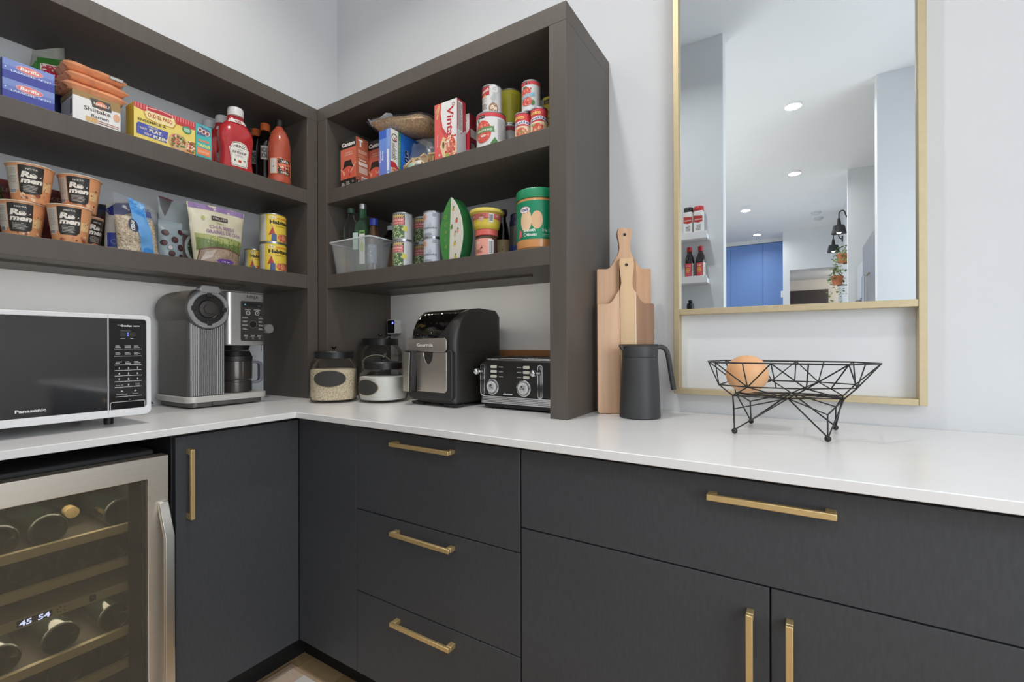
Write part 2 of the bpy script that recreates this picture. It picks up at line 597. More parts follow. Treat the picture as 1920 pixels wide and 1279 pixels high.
# the worktop: one L-shaped slab
q = MB().prism([(0.001, -0.001), (0.001, -1.799), (0.6564, -1.799), (0.6564, -0.6651), (3.2, -0.6651), (3.2, -0.001)], H - 0.0195, H, M_quartz)
tag(obj('countertop', q, bevel=0.0015), 'white L-shaped stone worktop running across all the dark base cabinets', 'countertop')

# ------------------------------------------------------------------ shelving
D1, D2 = 0.3347, -0.3554
def slab(parent, name, *a):
    return obj(name, MB().box(*a, M_shelf), parent, bevel=0.0012)
t = thing('shelf_unit', 'dark brown open shelves on the left wall above the microwave', 'shelf', (0, 0, 0))
slab(t, 'top_board', 0.001, D1, -1.78, D2 + 0.0005, S1, 2.139)
slab(t, 'shelf', 0.001, D1 - 0.0006, -1.78, -0.4022, 1.7272, S2)
slab(t, 'shelf', 0.001, D1 - 0.0006, -1.78, -0.4022, 1.3733, S3)
slab(t, 'side_panel', 0.001, D1, -0.4017, D2 + 0.0005, H, S1)
def bay_fill(parent, name, a, b, aim, power):
    """added fill lamp below the lowest shelf, aimed back and down into the bay"""
    l = bpy.data.lights.new(name, 'AREA')
    l.shape = 'RECTANGLE'
    l.size, l.size_y, l.energy, l.color = (Vector(b) - Vector(a)).length, 0.008, power, (1.0, 0.91, 0.79)
    o = bpy.data.objects.new(name, l)
    o.location = (Vector(a) + Vector(b)) / 2
    o.matrix_world = Matrix.Translation(o.location) @ (Matrix.Identity(4) if abs(a[0] - b[0]) > 0.1 else Matrix.Rotation(PI / 2, 4, 'Z')) @ Matrix.Rotation(aim, 4, 'X')
    COL.objects.link(o)
obj('fill_lamp_channel', MB().box(0.214, 0.224, -1.72, -0.60, 1.3672, 1.3732, M_shelf), t)  # added channel dressing the fill lamp that lifts this bay
bay_fill(t, 'bay_fill_lamp', (0.210, -1.72, 1.369), (0.210, -0.60, 1.369), R(36), 0.62)
rebase(t, (0.15, -0.38, H))
t = thing('shelf_unit', 'dark brown open shelves on the back wall beside the mirror', 'shelf', (0, 0, 0))
slab(t, 'top_board', 0.001, 1.4995, D2 + 0.0008, -0.001, S1, 2.139)
slab(t, 'shelf', 0.3960, 1.4424, D2 + 0.0012, -0.001, 1.7272, S2)
slab(t, 'shelf', 0.3960, 1.4424, D2 + 0.0012, -0.001, 1.3733, S3)
slab(t, 'side_panel', 0.001 + D1, 0.3956, D2 + 0.0008, -0.001, H, S1)
slab(t, 'side_panel', 1.4427, 1.4995, D2 + 0.0008, -0.001, H, S1)

obj('fill_lamp_channel', MB().box(0.60, 1.30, -0.214, -0.204, 1.3672, 1.3732, M_shelf), t)  # same added housing for the back bay's fill lamp
bay_fill(t, 'bay_fill_lamp', (0.60, -0.200, 1.369), (1.30, -0.200, 1.369), R(36), 0.55)
rebase(t, (0.9, -0.18, H))
# ------------------------------------------------------------------ mirror
t = thing('wall_mirror', 'tall gold framed mirror above the worktop with an open lower panel', 'mirror', (0, 0, 0))
FT = 2.55
def fbar(name, *a):
    return obj(name, MB().box(*a, M_goldf), t, bevel=0.001)
fbar('stile', 1.7275, 1.7445, -0.038, -0.001, 0.976, FT)
fbar('stile', 2.3295, 2.3465, -0.038, -0.001, 0.976, FT)
fbar('rail', 1.7447, 2.3293, -0.038, -0.001, 0.976, 0.9925)
fbar('rail', 1.7447, 2.3293, -0.038, -0.001, 1.2285, 1.2470)
fbar('rail', 1.7447, 2.3293, -0.038, -0.001, FT - 0.017, FT)
obj('mirror_glass', MB().box(1.7447, 2.3293, -0.020, -0.012, 1.2472, FT - 0.0172, mat('#e4ebef', 0.0, 1.0)), t)
rebase(t, (2.037, -0.001, 0.976))
# ------------------------------------------------------------------ packages: shared builders
S2, S3, H = S2 + 0.0006, S3 + 0.0006, H + 0.0006     # things rest a hair above the boards
class Pouch:
    """soft bag standing on its bottom: width w0 (bottom) to w1 (top), thickness from a profile"""
    def __init__(s, w0, w1, h, prof, amp=0.004, seed=0, fs=28.0, side=0.6, top=None, tilt=0.0, cx=0.0):
        s.w0, s.w1, s.h, s.prof, s.amp, s.seed, s.fs, s.side, s.top, s.tilt, s.cx = w0, w1, h, prof, amp, seed, fs, side, top, tilt, cx
    def hw(s, t):
        return (s.w0 + (s.w1 - s.w0) * t) / 2
    def th(s, t):
        p = s.prof
        for (a, x), (b, y) in zip(p, p[1:]):
            if t <= b:
                k = (t - a) / (b - a)
                k = k * k * (3 - 2 * k)
                return x + (y - x) * k
        return p[-1][1]
    def pt(s, u, v, sgn, off=0.0):
        t = min(1, max(0, v / s.h))
        hw = s.hw(t)
        k = max(-1, min(1, u / hw))
        f = (1 - abs(k) ** 2.4) ** s.side if abs(k) < 1 else 0.0
        y = sgn * s.th(t) / 2 * f
        y += sgn * s.amp * noise.noise(Vector((u * s.fs + s.seed, v * s.fs, sgn * 3.0))) * (0.25 + f) * min(1, t * 6)
        z = v + (s.top(k) * t ** 3 if s.top else 0)
        return Vector((u + s.cx * t, y + sgn * off + s.tilt * t, z))
    def front(s):
        f = lambda u, v, h: s.pt(u, v, -1, h + 0.0004)
        f.edge = 0.011
        return f
    def mesh(s, m, nx=18, nz=22, mb=None):
        mb = mb or MB()
        vs_, fs = [], []
        for sg in (-1, 1):
            for j in range(nz + 1):
                t = j / nz
                for i in range(nx + 1):
                    k = math.sin((i / nx - 0.5) * PI)
                    vs_.append(s.pt(k * s.hw(t), t * s.h, sg))
        o = (nx + 1) * (nz + 1)
        A = lambda j, i: j * (nx + 1) + i
        for j in range(nz):
            for i in range(nx):
                fs.append((A(j, i), A(j, i + 1), A(j + 1, i + 1), A(j + 1, i)))
                fs.append((o + A(j, i + 1), o + A(j, i), o + A(j + 1, i), o + A(j + 1, i + 1)))
        for i in range(nx):
            fs.append((A(0, i + 1), A(0, i), o + A(0, i), o + A(0, i + 1)))
            fs.append((A(nz, i), A(nz, i + 1), o + A(nz, i + 1), o + A(nz, i)))
        return mb.add(vs_, fs, m)

def carton(t, x, y, h, col, name='carton', bevel=0.0012, m=None):
    """box body standing on the origin, front at -y/2"""
    return obj(name, MB().box(-x / 2, x / 2, -y / 2, y / 2, 0, h, m or mat(col, 0.5, var=0.02)), t, bevel=bevel)

def sides(x, y):
    """front and right-hand face of a carton as print surfaces (u from the middle)"""
    return planar((0, -y / 2, 0)), planar((x / 2, 0, 0), (0, 1, 0)), planar((-x / 2, 0, 0), (0, -1, 0))

def can(t, r, h, col, metal_ends=True, rough=0.35):
    b = MB().lathe([(r - 0.0012, 0.004), (r, 0.005), (r, h - 0.005), (r - 0.0012, h - 0.004)], mat(col, rough), seg=36)
    obj('can_body', b, t)
    for z0, z1 in ((0.0, 0.0042), (h - 0.0042, h)):
        obj('rim', MB().lathe([(r - 0.002, z0), (r + 0.0009, z0 + 0.0004), (r + 0.0009, z1 - 0.0004), (r - 0.002, z1)], M_tin, seg=36), t)

# ------------------------------------------------------------------ left wall, upper shelf
def lasagne(z, label):
    t = thing('lasagne_box', label, 'pasta box', (0.255, -1.2185, z), 90, 'blue lasagne boxes')
    carton(t, 0.099, 0.14, 0.0512, '#4650a2')
    f, r_, l_ = sides(0.099, 0.14)
    p = Print(f)
    p.rect(-0.0495, 0.021, 0.0495, 0.0512, '#6f82c4').rect(-0.0495, 0.034, 0.0495, 0.0512, '#8496cf')
    p.rect(-0.0495, 0.0, 0.0495, 0.0205, '#454ea0')
    p.ell(0.001, 0.036, 0.026, 0.0095, '#f4c0bb').ell(0.001, 0.036, 0.0248, 0.0084, '#e2837f')
    p.text('Barilla', 0.001, 0.0325, 0.0115, '#fdf6f2', width=0.036, bold=0.025, shear=0.15)
    p.text('LASAGNE', -0.0115, 0.021, 0.0072, '#eef1fb', width=0.045, bold=0.01)
    p.text('N°397', 0.030, 0.021, 0.0072, '#eef1fb', width=0.025, bold=0.01)
    p.poly([(-0.0455, 0.028), (-0.0425, 0.028), (-0.044, 0.0315)], '#ffffff')
    p.on(l_).rect(-0.07, 0.0, 0.07, 0.0512, '#3a438f')
    p.done(t)
lasagne(S2, 'blue lasagne box with red oval logo, lower of the two stacked boxes')
lasagne(S2 + 0.0514, 'blue lasagne box with red oval logo, upper of the two stacked boxes')

t = thing('salad_bag', 'tall clear bag with green and red print behind the blue lasagne boxes', 'bag', (0.135, -1.141, S2), 90)
b = Pouch(0.115, 0.07, 0.258, [(0, 0.05), (0.4, 0.07), (0.85, 0.03), (1, 0.002)], 0.006, 3, top=lambda k: 0.022 * k, cx=0.004)
obj('bag_film', b.mesh(mat('#8f9288', 0.3, var=0.2, scale=16, hex2='#b9bbb0')), t)
p = Print(b.front(), rough=0.3)
p.rect(-0.05, 0.0, 0.052, 0.115, '#20284f').rect(-0.028, 0.118, 0.040, 0.225, '#3f7a36')
p.poly([(-0.042, 0.18), (-0.030, 0.16), (-0.020, 0.175), (-0.03, 0.215)], '#4c8440')
p.rect(-0.022, 0.140, 0.026, 0.204, '#f2ded8').rect(-0.018, 0.144, 0.023, 0.200, '#c02f3f')
p.done(t)

t = thing('ramen_box', 'white and brown shiitake ramen box under the orange noodle packs', 'noodle box', (0.258, -1.0725, S2), 90)
carton(t, 0.109, 0.104, 0.0915, '#e8e6e2')
f, r_, l_ = sides(0.109, 0.104)
p = Print(f)
p.rect(-0.0545, 0.064, 0.0545, 0.0915, '#a58656')
p.poly([(-0.0545, 0.064), (-0.0545, 0.075), (-0.02, 0.075), (0.02, 0.062), (0.0545, 0.060), (0.0545, 0.0)] + [(-0.0545, 0.0)], '#ecebe8')
p.poly([(-0.012, 0.060), (-0.017, 0.082), (0.030, 0.082), (0.033, 0.061), (0.012, 0.057)], '#57504a')
p.ell(0.008, 0.066, 0.013, 0.0125, '#e8926b')
p.rect(-0.012, 0.056, 0.033, 0.0638, '#57504a')
p.text('HAIKU', 0.0095, 0.0655, 0.0105, '#f4efe8', width=0.036, bold=0.01)
p.text('Shiitake', 0.0, 0.042, 0.0165, '#57462f', width=0.062, bold=0.015)
p.text('Ramen', 0.006, 0.026, 0.0135, '#3c3733', width=0.040, bold=0.015)
p.poly([(-0.02, 0.019), (0.05, 0.0165), (0.05, 0.0185), (-0.02, 0.0215)], '#a8643f').poly([(-0.02, 0.0135), (0.05, 0.011), (0.05, 0.013), (-0.02, 0.016)], '#8c5236')
p.rect(-0.027, 0.0105, 0.0, 0.0245, '#dcb47c')
p.ell(0.045, 0.045, 0.008, 0.012, '#e3b08f')
p.on(l_).rect(-0.052, 0.075, 0.052, 0.0915, '#a58656').bars(0.03, 0.015, 0.05, 0.07, n=12)
p.done(t)

def noodle_pack(x, y, z, rz, label, code=False):
    t = thing('noodle_pack', label, 'noodle packet', (x, y, z), rz, 'orange noodle packets on the ramen box')
    mb = MB()
    m = mat('#efa67a', 0.28, var=0.10, scale=40, bump=0.25)
    nx, ny = 14, 12
    vs_, fs = [], []
    for sg in (0, 1):
        for j in range(ny + 1):
            for i in range(nx + 1):
                u, v = i / nx * 2 - 1, j / ny * 2 - 1
                fl_ = min(1, max(0, (1 - abs(u)) / 0.16)) ** 0.5 * (1 - abs(v) ** 4) ** 0.6
                nn = noise.noise(Vector((u * 3 + z * 90, v * 3, 5 * sg))) * 0.0035
                wv = 0.0035 * math.sin(v * 9) * max(0, abs(u) - 0.84) / 0.16
                zz = 0.0145 + (1 if sg else -1) * (0.0135 * fl_ + 0.0006) + nn * fl_ * (1 if sg else 0.1) + wv
                vs_.append((u * 0.073, v * 0.055 * (1 - 0.06 * abs(u)), max(0.0003, zz)))
    o = (nx + 1) * (ny + 1)
    A = lambda j, i: j * (nx + 1) + i
    for j in range(ny):
        for i in range(nx):
            fs.append((A(j, i), A(j + 1, i), A(j + 1, i + 1), A(j, i + 1)))
            fs.append((o + A(j, i), o + A(j, i + 1), o + A(j + 1, i + 1), o + A(j + 1, i)))
    for i in range(nx):
        fs += [(A(0, i), A(0, i + 1), o + A(0, i + 1), o + A(0, i)), (A(ny, i + 1), A(ny, i), o + A(ny, i), o + A(ny, i + 1))]
    for j in range(ny):
        fs += [(A(j + 1, 0), A(j, 0), o + A(j, 0), o + A(j + 1, 0)), (A(j, nx), A(j + 1, nx), o + A(j + 1, nx), o + A(j, nx))]
    obj('wrapper', mb.add(vs_, fs, m), t)
    if code:
        p = Print(planar((0, -0.0535, 0)))
        p.rect(0.030, 0.0085, 0.064, 0.0195, '#6c6a68').rect(0.032, 0.0105, 0.062, 0.0175, '#c8c4be')
        p.done(t)
    return t
noodle_pack(0.256, -1.073, S2 + 0.0918, 90, 'orange noodle packet, lowest of three on the shiitake box')
noodle_pack(0.254, -1.069, S2 + 0.1215, 94, 'orange noodle packet, middle of three on the shiitake box')
noodle_pack(0.252, -1.071, S2 + 0.1512, 88, 'orange noodle packet with grey date strip, topmost of three on the shiitake box', True)

t = thing('taco_kit_box', 'yellow taco dinner box with red striped top', 'food box', (0.288, -0.9015, S2), 90)
carton(t, 0.172, 0.062, 0.115, '#e9c94e')
f, r_, l_ = sides(0.172, 0.062)
p = Print(f)
p.rect(-0.086, 0.0, 0.086, 0.115, '#eed873').rect(-0.086, 0.0, 0.086, 0.006, '#e2ac55')
p.poly([(-0.086, 0.099), (-0.05, 0.093), (0.05, 0.087), (0.086, 0.089), (0.086, 0.115), (-0.086, 0.115)], '#c8464c')
for k in range(22):
    p.rect(-0.084 + k * 0.0078, 0.100, -0.0815 + k * 0.0078, 0.1145, '#e58a88', 2.5)
p.poly([(-0.062, 0.092), (-0.05, 0.103), (0.0, 0.109), (0.025, 0.103), (0.03, 0.088), (0.022, 0.070), (-0.02, 0.068), (-0.055, 0.073)], '#c9953f', 3)
p.poly([(-0.059, 0.092), (-0.048, 0.101), (0.0, 0.107), (0.022, 0.101), (0.027, 0.088), (0.019, 0.072), (-0.02, 0.070), (-0.052, 0.075)], '#f2e2a4', 3.3)
p.poly([(-0.052, 0.0985), (0.018, 0.0985), (0.020, 0.110), (-0.016, 0.114), (-0.054, 0.109)], '#f3ddd0', 3.6)
p.poly([(-0.050, 0.100), (0.016, 0.100), (0.018, 0.1085), (-0.016, 0.1125), (-0.052, 0.1075)], '#c13a41', 3.9)
p.layer = 4.2
p.text('OLD EL PASO', -0.016, 0.082, 0.0165, '#b8352f', width=0.068, bold=0.02)
p.text('ENSEMBLE À', -0.038, 0.0605, 0.0105, '#5a4a1e', width=0.076, bold=0.02)
p.poly([(-0.080, 0.018), (-0.080, 0.048), (-0.074, 0.055), (0.006, 0.051), (0.002, 0.014)], '#565fb0', 3)
p.text('TACOS', -0.036, 0.0455, 0.0075, '#efe6ae', width=0.026, bold=0.02)
p.text('TOUT', -0.062, 0.035, 0.009, '#f2e9b5', width=0.020, bold=0.02).text('PLAT.', -0.028, 0.033, 0.0135, '#f7f0c4', width=0.036, bold=0.03)
p.text('TOUT', -0.05, 0.0205, 0.009, '#f2e9b5', width=0.020, bold=0.02).text('PLEIN', -0.016, 0.0175, 0.0135, '#f7f0c4', width=0.038, bold=0.03)
p.ell(0.060, 0.080, 0.014, 0.0125, '#3d8a62').ell(0.060, 0.080, 0.0115, 0.010, '#5fa37c').lines(0.051, 0.074, 0.069, 0.086, 4, '#e8f0e4', jag=0.1)
p.ell(0.034, 0.030, 0.028, 0.027, '#d9b18a').specks(0.016, 0.014, 0.054, 0.05, 70, ['#7a8f3f', '#b5463e', '#e9d3b0', '#8a5a3a', '#cf7f66', '#557a35'], 0.002, 0.0055)
p.poly([(0.03, 0.004), (0.055, 0.047), (0.07, 0.03), (0.075, 0.004)], '#e6a86d', 5)
p.layer = 5.3
p.specks(0.062, 0.008, 0.083, 0.045, 60, ['#6f8f3a', '#b5463e', '#f0dcc0', '#8a5a3a', '#c9503f', '#4f7a35'], 0.002, 0.005)
p.done(t)

t = thing('taco_shell_box', 'slim turquoise taco box beside the yellow taco kit', 'food box', (0.288, -0.789, S2), 90)
carton(t, 0.050, 0.062, 0.1165, '#35a5a5')
f, r_, l_ = sides(0.050, 0.062)
p = Print(f)
p.rect(-0.025, 0.0, 0.025, 0.1165, '#4fb9b8').poly([(-0.023, 0.078), (-0.012, 0.113), (0.022, 0.105), (0.022, 0.085), (0.0, 0.080)], '#5a6a92')
for k in range(3):
    p.ell(-0.012 + k * 0.012, 0.097 - k * 0.003, 0.0065, 0.009, '#f0ddd3', 2.6, rot=-20).ell(-0.012 + k * 0.012, 0.097 - k * 0.003, 0.0042, 0.0065, '#8f4a3c', 2.9, rot=-20)
p.layer = 3
p.text('SUPER', 0, 0.058, 0.0095, '#f08a5c', width=0.038, bold=0.06).text('TACOS', 0, 0.041, 0.0125, '#f3e46c', width=0.040, bold=0.06)
p.rect(-0.021, 0.012, 0.021, 0.036, '#ee8657').text('DINNER', 0, 0.019, 0.0115, '#f7b48d', width=0.037, bold=0.04)
p.rect(-0.025, 0.0, 0.025, 0.006, '#2f8f92')
p.done(t)

def ketchup(x, y, rz, label, h=0.243):
    t = thing('ketchup_bottle', label, 'ketchup bottle', (x, y, S2), rz, 'ketchup bottles')
    m = mat('#c03437', 0.16, var=0.08, scale=12, coat=0.4)
    prof = [(0.050, 0.0), (0.0575, 0.004), (0.0585, 0.018), (0.0545, 0.05), (0.0535, 0.075), (0.0585, 0.115), (0.0605, 0.135), (0.0555, 0.158), (0.043, 0.178), (0.031, 0.192), (0.0275, 0.205), (0.0265, 0.212)]
    obj('bottle', MB().lathe(prof, m, seg=40, sy=0.56, sup=2.6), t)
    obj('cap', MB().lathe([(0.024, 0.212), (0.0275, 0.2125), (0.0275, 0.236), (0.025, 0.243), (0.0, 0.2432)], mat('#e6e3df', 0.35, var=0.02), seg=30), t)
    front = lambda u, v, hh: Vector((u, -(0.0335 * (1 - (abs(u) / 0.062) ** 2.6) ** 0.4) - 0.0012 - hh + max(0, v - 0.13) * 0.22 - (0.0 if v > 0.09 else 0.0), v))
    front.edge = 0.010
    p = Print(front, rough=0.3)
    P0 = [(-0.026, 0.018), (0.026, 0.018), (0.034, 0.085), (0.029, 0.088), (0.024, 0.104), (0.012, 0.109), (0.0, 0.1105), (-0.012, 0.109), (-0.024, 0.104), (-0.029, 0.088), (-0.034, 0.085)]
    sc = lambda k: [(a * k, 0.064 + (b_ - 0.064) * k) for a, b_ in P0]
    p.poly(P0, '#f3ede2').poly(sc(0.94), '#4f5a3a').poly(sc(0.90), '#efe9df')
    p.text('HEINZ', 0, 0.0885, 0.0135, '#2d2a27', width=0.040, bold=0.03, arc=3.5)
    p.text('TOMATO', 0, 0.0785, 0.0055, '#3d3935', width=0.022).text('KETCHUP', 0, 0.066, 0.0115, '#2d2a27', width=0.046, bold=0.03)
    p.lines(-0.016, 0.055, 0.016, 0.062, 2, '#9a948b')
    p.ell(0.001, 0.038, 0.0058, 0.0055, '#cf4b38').ell(0.017, 0.043, 0.004, 0.0022, '#4c7a3f').ell(-0.016, 0.040, 0.0025, 0.005, '#4c6a3f')
    p.done(t)
    neck = round_(0.030)
    p = Print(neck, rough=0.3)
    p.surf = lambda u, v, hh: Vector(((0.0305 + hh + (0.197 - v) * 0.5) * math.sin(u / 0.03), -(0.0185 + hh + (0.197 - v) * 0.35) * math.cos(u / 0.03) - 0.003, v))
    p.surf.edge = 0.008
    p.rect(-0.030, 0.183, 0.030, 0.197, '#eee5e0').text('40%', 0.0, 0.185, 0.0125, '#9c2b30', width=0.022, bold=0.03)
    p.done(t, 'neck_tag')
    return t
ketchup(0.270, -0.657, 84, 'red ketchup bottle with white cap and keystone label, in front')
ketchup(0.165, -0.650, 84, 'red ketchup bottle half hidden behind the front ketchup bottle')

def soy(x, y, label):
    t = thing('soy_sauce_bottle', label, 'sauce bottle', (x, y, S2), 90, 'dark soy sauce bottles')
    m = mat('#0f0c0b', 0.12, coat=0.5)
    obj('bottle', MB().lathe([(0.030, 0), (0.034, 0.005), (0.034, 0.05), (0.0325, 0.075), (0.034, 0.10), (0.034, 0.165), (0.029, 0.20), (0.018, 0.222), (0.0155, 0.236)], m, seg=28), t)
    obj('cap', MB().lathe([(0.0155, 0.2362), (0.0185, 0.2365), (0.0185, 0.264), (0.0165, 0.267)], mat('#cf6a37', 0.4), seg=24), t)
    p = Print(round_(0.0343, a0=-35), rough=0.4)
    p.rect(-0.014, 0.11, 0.012, 0.165, '#a9a69f').rect(-0.012, 0.115, 0.010, 0.16, '#5b5852')
    p.done(t)
soy(0.200, -0.503, 'dark soy sauce bottle with orange cap beside the red hot sauce')
soy(0.120, -0.4965, 'dark soy sauce bottle with orange cap, rearmost')

t = thing('hot_sauce_bottle', 'tall red sauce bottle with black cap at right end of shelf', 'sauce bottle', (0.283, -0.4925, S2), 90)
m = mat('#b5553f', 0.14, var=0.12, scale=18, coat=0.4)
obj('bottle', MB().lathe([(0.036, 0), (0.043, 0.005), (0.043, 0.028), (0.041, 0.033), (0.0415, 0.10), (0.043, 0.106), (0.0415, 0.117), (0.043, 0.128), (0.0425, 0.15), (0.038, 0.185), (0.029, 0.212), (0.0165, 0.229), (0.0145, 0.236)], m, seg=36), t)
obj('cap', MB().lathe([(0.0145, 0.2362), (0.0165, 0.2365), (0.0162, 0.262), (0.013, 0.264)], mat('#1a1717', 0.3), seg=20), t)
p = Print(round_(0.0422))
p.rect(-0.062, 0.035, 0.062, 0.098, '#ef8a55').rect(-0.030, 0.036, 0.024, 0.097, '#2c2421')
p.text('TIPA', -0.002, 0.083, 0.0125, '#f3ece4', width=0.030, bold=0.03)
p.poly([(-0.026, 0.066), (0.022, 0.074), (0.022, 0.081), (-0.026, 0.076)], '#e07b5c')
p.specks(-0.022, 0.05, 0.018, 0.068, 22, ['#ef8f70', '#d9584a', '#f2d2b4'], 0.002, 0.005)
p.lines(-0.018, 0.040, 0.016, 0.048, 2, '#e9e2da')
p.rect(-0.059, 0.037, -0.034, 0.096, '#cdc8c0').specks(-0.05, 0.05, -0.042, 0.09, 4, ['#333333'], 0.0015, 0.002)
p.done(t)

t = thing('spice_jar', 'small white-capped jar at the wall behind the ketchup', 'jar', (0.075, -0.656, S2), 90)
obj('jar_body', MB().lathe([(0.025, 0), (0.028, 0.004), (0.028, 0.20), (0.024, 0.215)], mat('#8a8f92', 0.2), seg=20), t)
obj('cap', MB().lathe([(0.025, 0.2152), (0.0265, 0.216), (0.0265, 0.245), (0.024, 0.248)], mat('#dcdedf', 0.4), seg=20), t)

# ------------------------------------------------------------------ left wall, lower shelf
def cup(x, y, z, rz, label):
    t = thing('ramen_cup', label, 'noodle cup', (x, y, z), rz, 'orange ramen cups')
    obj('cup', MB().lathe([(0.0355, 0.0), (0.0365, 0.002), (0.0485, 0.1005)], mat('#eaa675', 0.42, var=0.05), seg=40), t)
    obj('rolled_rim', MB().lathe([(0.0475, 0.1007), (0.0505, 0.101), (0.0512, 0.1025), (0.0500, 0.104), (0.046, 0.1036)], mat('#f1dcc2', 0.45), seg=40), t)
    obj('lid', MB().lathe([(0.0, 0.1032), (0.0458, 0.1032), (0.0458, 0.1038), (0.0, 0.1038)], mat('#c2714a', 0.45), seg=30), t)
    s_ = round_(0.043, taper=((0.002, 0.0367), (0.1005, 0.0487)))
    p = Print(s_)
    p.rect(-0.052, 0.030, -0.020, 0.093, '#d2cbbd').lines(-0.050, 0.046, -0.022, 0.090, 11, '#a9a295', jag=0.1)
    p.bars(-0.048, 0.022, -0.026, 0.033, n=12)
    p.poly([(-0.018, 0.028), (-0.014, 0.020), (0.022, 0.020), (0.030, 0.028), (0.030, 0.097), (-0.018, 0.097)], '#2f2b27')
    p.text('NO·YA', 0.007, 0.0855, 0.0062, '#e9e2d6', width=0.022, bold=0.02)
    p.text('Ra-', 0.0055, 0.0655, 0.0205, '#f4ecdf', width=0.038, bold=0.05, shear=0.22)
    p.text('men', 0.0065, 0.0505, 0.0195, '#f4ecdf', width=0.042, bold=0.05, shear=0.22)
    p.lines(-0.010, 0.027, 0.022, 0.046, 5, '#b9b1a5', fill=0.4, jag=0.3)
    p.rect(0.031, 0.035, 0.054, 0.060, '#efc58c').specks(0.033, 0.036, 0.052, 0.07, 12, ['#4a342a', '#f3dcae'], 0.001, 0.0025)
    p.specks(-0.015, 0.006, 0.05, 0.020, 10, ['#c9805f', '#8f4a36', '#f0c9a0'], 0.003, 0.007)
    p.done(t)
cup(0.285, -1.128, S3, 66, 'orange ramen cup, front right of the bottom row')
cup(0.222, -1.2125, S3, 66, 'orange ramen cup, leftmost of the bottom row')
cup(0.186, -1.0735, S3, 112, 'orange ramen cup standing behind, right end of the bottom row')
cup(0.236, -1.1985, S3 + 0.1042, 72, 'orange ramen cup, left one of the upper row')
cup(0.2385, -1.0935, S3 + 0.1042, 62, 'orange ramen cup, right one of the upper row')

t = thing('red_food_box', 'dark red food box standing behind the ramen cups', 'food box', (0.085, -1.185, S3), 90)
carton(t, 0.26, 0.05, 0.192, '#7c2b27')
p = Print(planar((0, -0.025, 0)))
p.rect(-0.13, 0.15, 0.13, 0.18, '#5a2420').text('NOODLES', -0.06, 0.158, 0.014, '#b98a7c', width=0.07).text('NOODLES', 0.07, 0.158, 0.014, '#b98a7c', width=0.07)
p.done(t)
t = thing('pickle_jar', 'narrow green and red labelled jar at left behind the ramen cups', 'jar', (0.155, -1.268, S3), 90)
obj('jar_body', MB().lathe([(0.028, 0), (0.032, 0.004), (0.032, 0.125), (0.026, 0.138)], mat('#4d5a2e', 0.2, var=0.3, scale=40), seg=24), t)
obj('lid', MB().lathe([(0.0275, 0.1382), (0.029, 0.139), (0.029, 0.153), (0.027, 0.155)], mat('#55703c', 0.35), seg=24), t)
p = Print(round_(0.0323))
p.rect(-0.04, 0.03, 0.04, 0.075, '#b4503f').rect(-0.04, 0.078, 0.04, 0.105, '#6f8a44')
p.done(t)
t = thing('seed_bag', 'dark olive bag at the wall right of the ramen cups', 'bag', (0.095, -1.005, S3), 90)
b = Pouch(0.085, 0.08, 0.18, [(0, 0.045), (0.4, 0.06), (1, 0.003)], 0.004, 8)
obj('bag_film', b.mesh(mat('#3a3d26', 0.35, var=0.2, scale=20)), t)
p = Print(b.front())
p.rect(-0.035, 0.115, 0.035, 0.14, '#5b3038').rect(-0.04, 0.15, 0.04, 0.172, '#2c3152')
p.done(t)

t = thing('flour_bag', 'white flour bag with blue label between the cups and oat bag', 'bag', (0.195, -0.9855, S3), 90)
b = Pouch(0.078, 0.066, 0.175, [(0, 0.05), (0.5, 0.055), (0.8, 0.045), (1, 0.004)], 0.005, 5, top=lambda k: 0.012 * k)
obj('paper_bag', b.mesh(mat('#b9b5ae', 0.6, var=0.05)), t)
p = Print(b.front())
p.rect(-0.036, 0.0, 0.036, 0.02, '#c9bb9a').rect(-0.034, 0.022, -0.003, 0.068, '#2f3f96').rect(-0.008, 0.068, 0.0, 0.118, '#2f3f96')
p.ring(-0.020, 0.040, 0.006, 0.002, '#6f8fd0', n=12).text('FLOUR', 0.016, 0.074, 0.010, '#8b8984', width=0.026, rot=90)
p.poly([(-0.036, 0.150), (-0.03, 0.128), (-0.01, 0.124), (0.03, 0.14), (0.034, 0.168), (-0.01, 0.172)], '#27307a').poly([(-0.02, 0.12), (0.02, 0.118), (0.03, 0.136), (-0.018, 0.132)], '#c2b193', 1)
p.done(t)

M_oats = mat('#dcbd90', 0.8, var=0.28, scale=210, hex2='#f8edd6', bump=0.4)
def oat_specks(p, u0, v0, u1, v1, n):
    return p.specks(u0, v0, u1, v1, n, ['#b08d62', '#cfae80', '#f3e6cc', '#f8efdc', '#e4cda4', '#8f7250', '#f0dfc0'], 0.0011, 0.0024)
t = thing('oat_bag', 'clear bag of rolled oats with sky blue stripe', 'bag', (0.268, -0.958, S3), 88)
b = Pouch(0.112, 0.100, 0.176, [(0, 0.05), (0.35, 0.066), (0.66, 0.045), (0.9, 0.012), (1, 0.002)], 0.006, 1, top=lambda k: -0.012 * k, cx=-0.018)
inner = Pouch(0.108, 0.100, 0.115, [(0, 0.046), (0.5, 0.06), (1, 0.036)], 0.004, 1, cx=-0.012)
obj('oats', inner.mesh(M_oats), t)
obj('bag_film', b.mesh(M_bag), t)
p = oat_specks(Print(b.front()), -0.052, 0.004, 0.050, 0.108, 420)
p.poly([(0.000, 0.0), (0.034, 0.0), (0.033, 0.06), (0.026, 0.12), (0.030, 0.172), (-0.012, 0.174), (-0.014, 0.11), (-0.004, 0.06)], '#6aa6de', 6)
p.poly([(0.002, 0.0), (0.034, 0.0), (0.033, 0.014), (0.018, 0.022), (0.006, 0.018)], '#3a8bd2', 6.5)
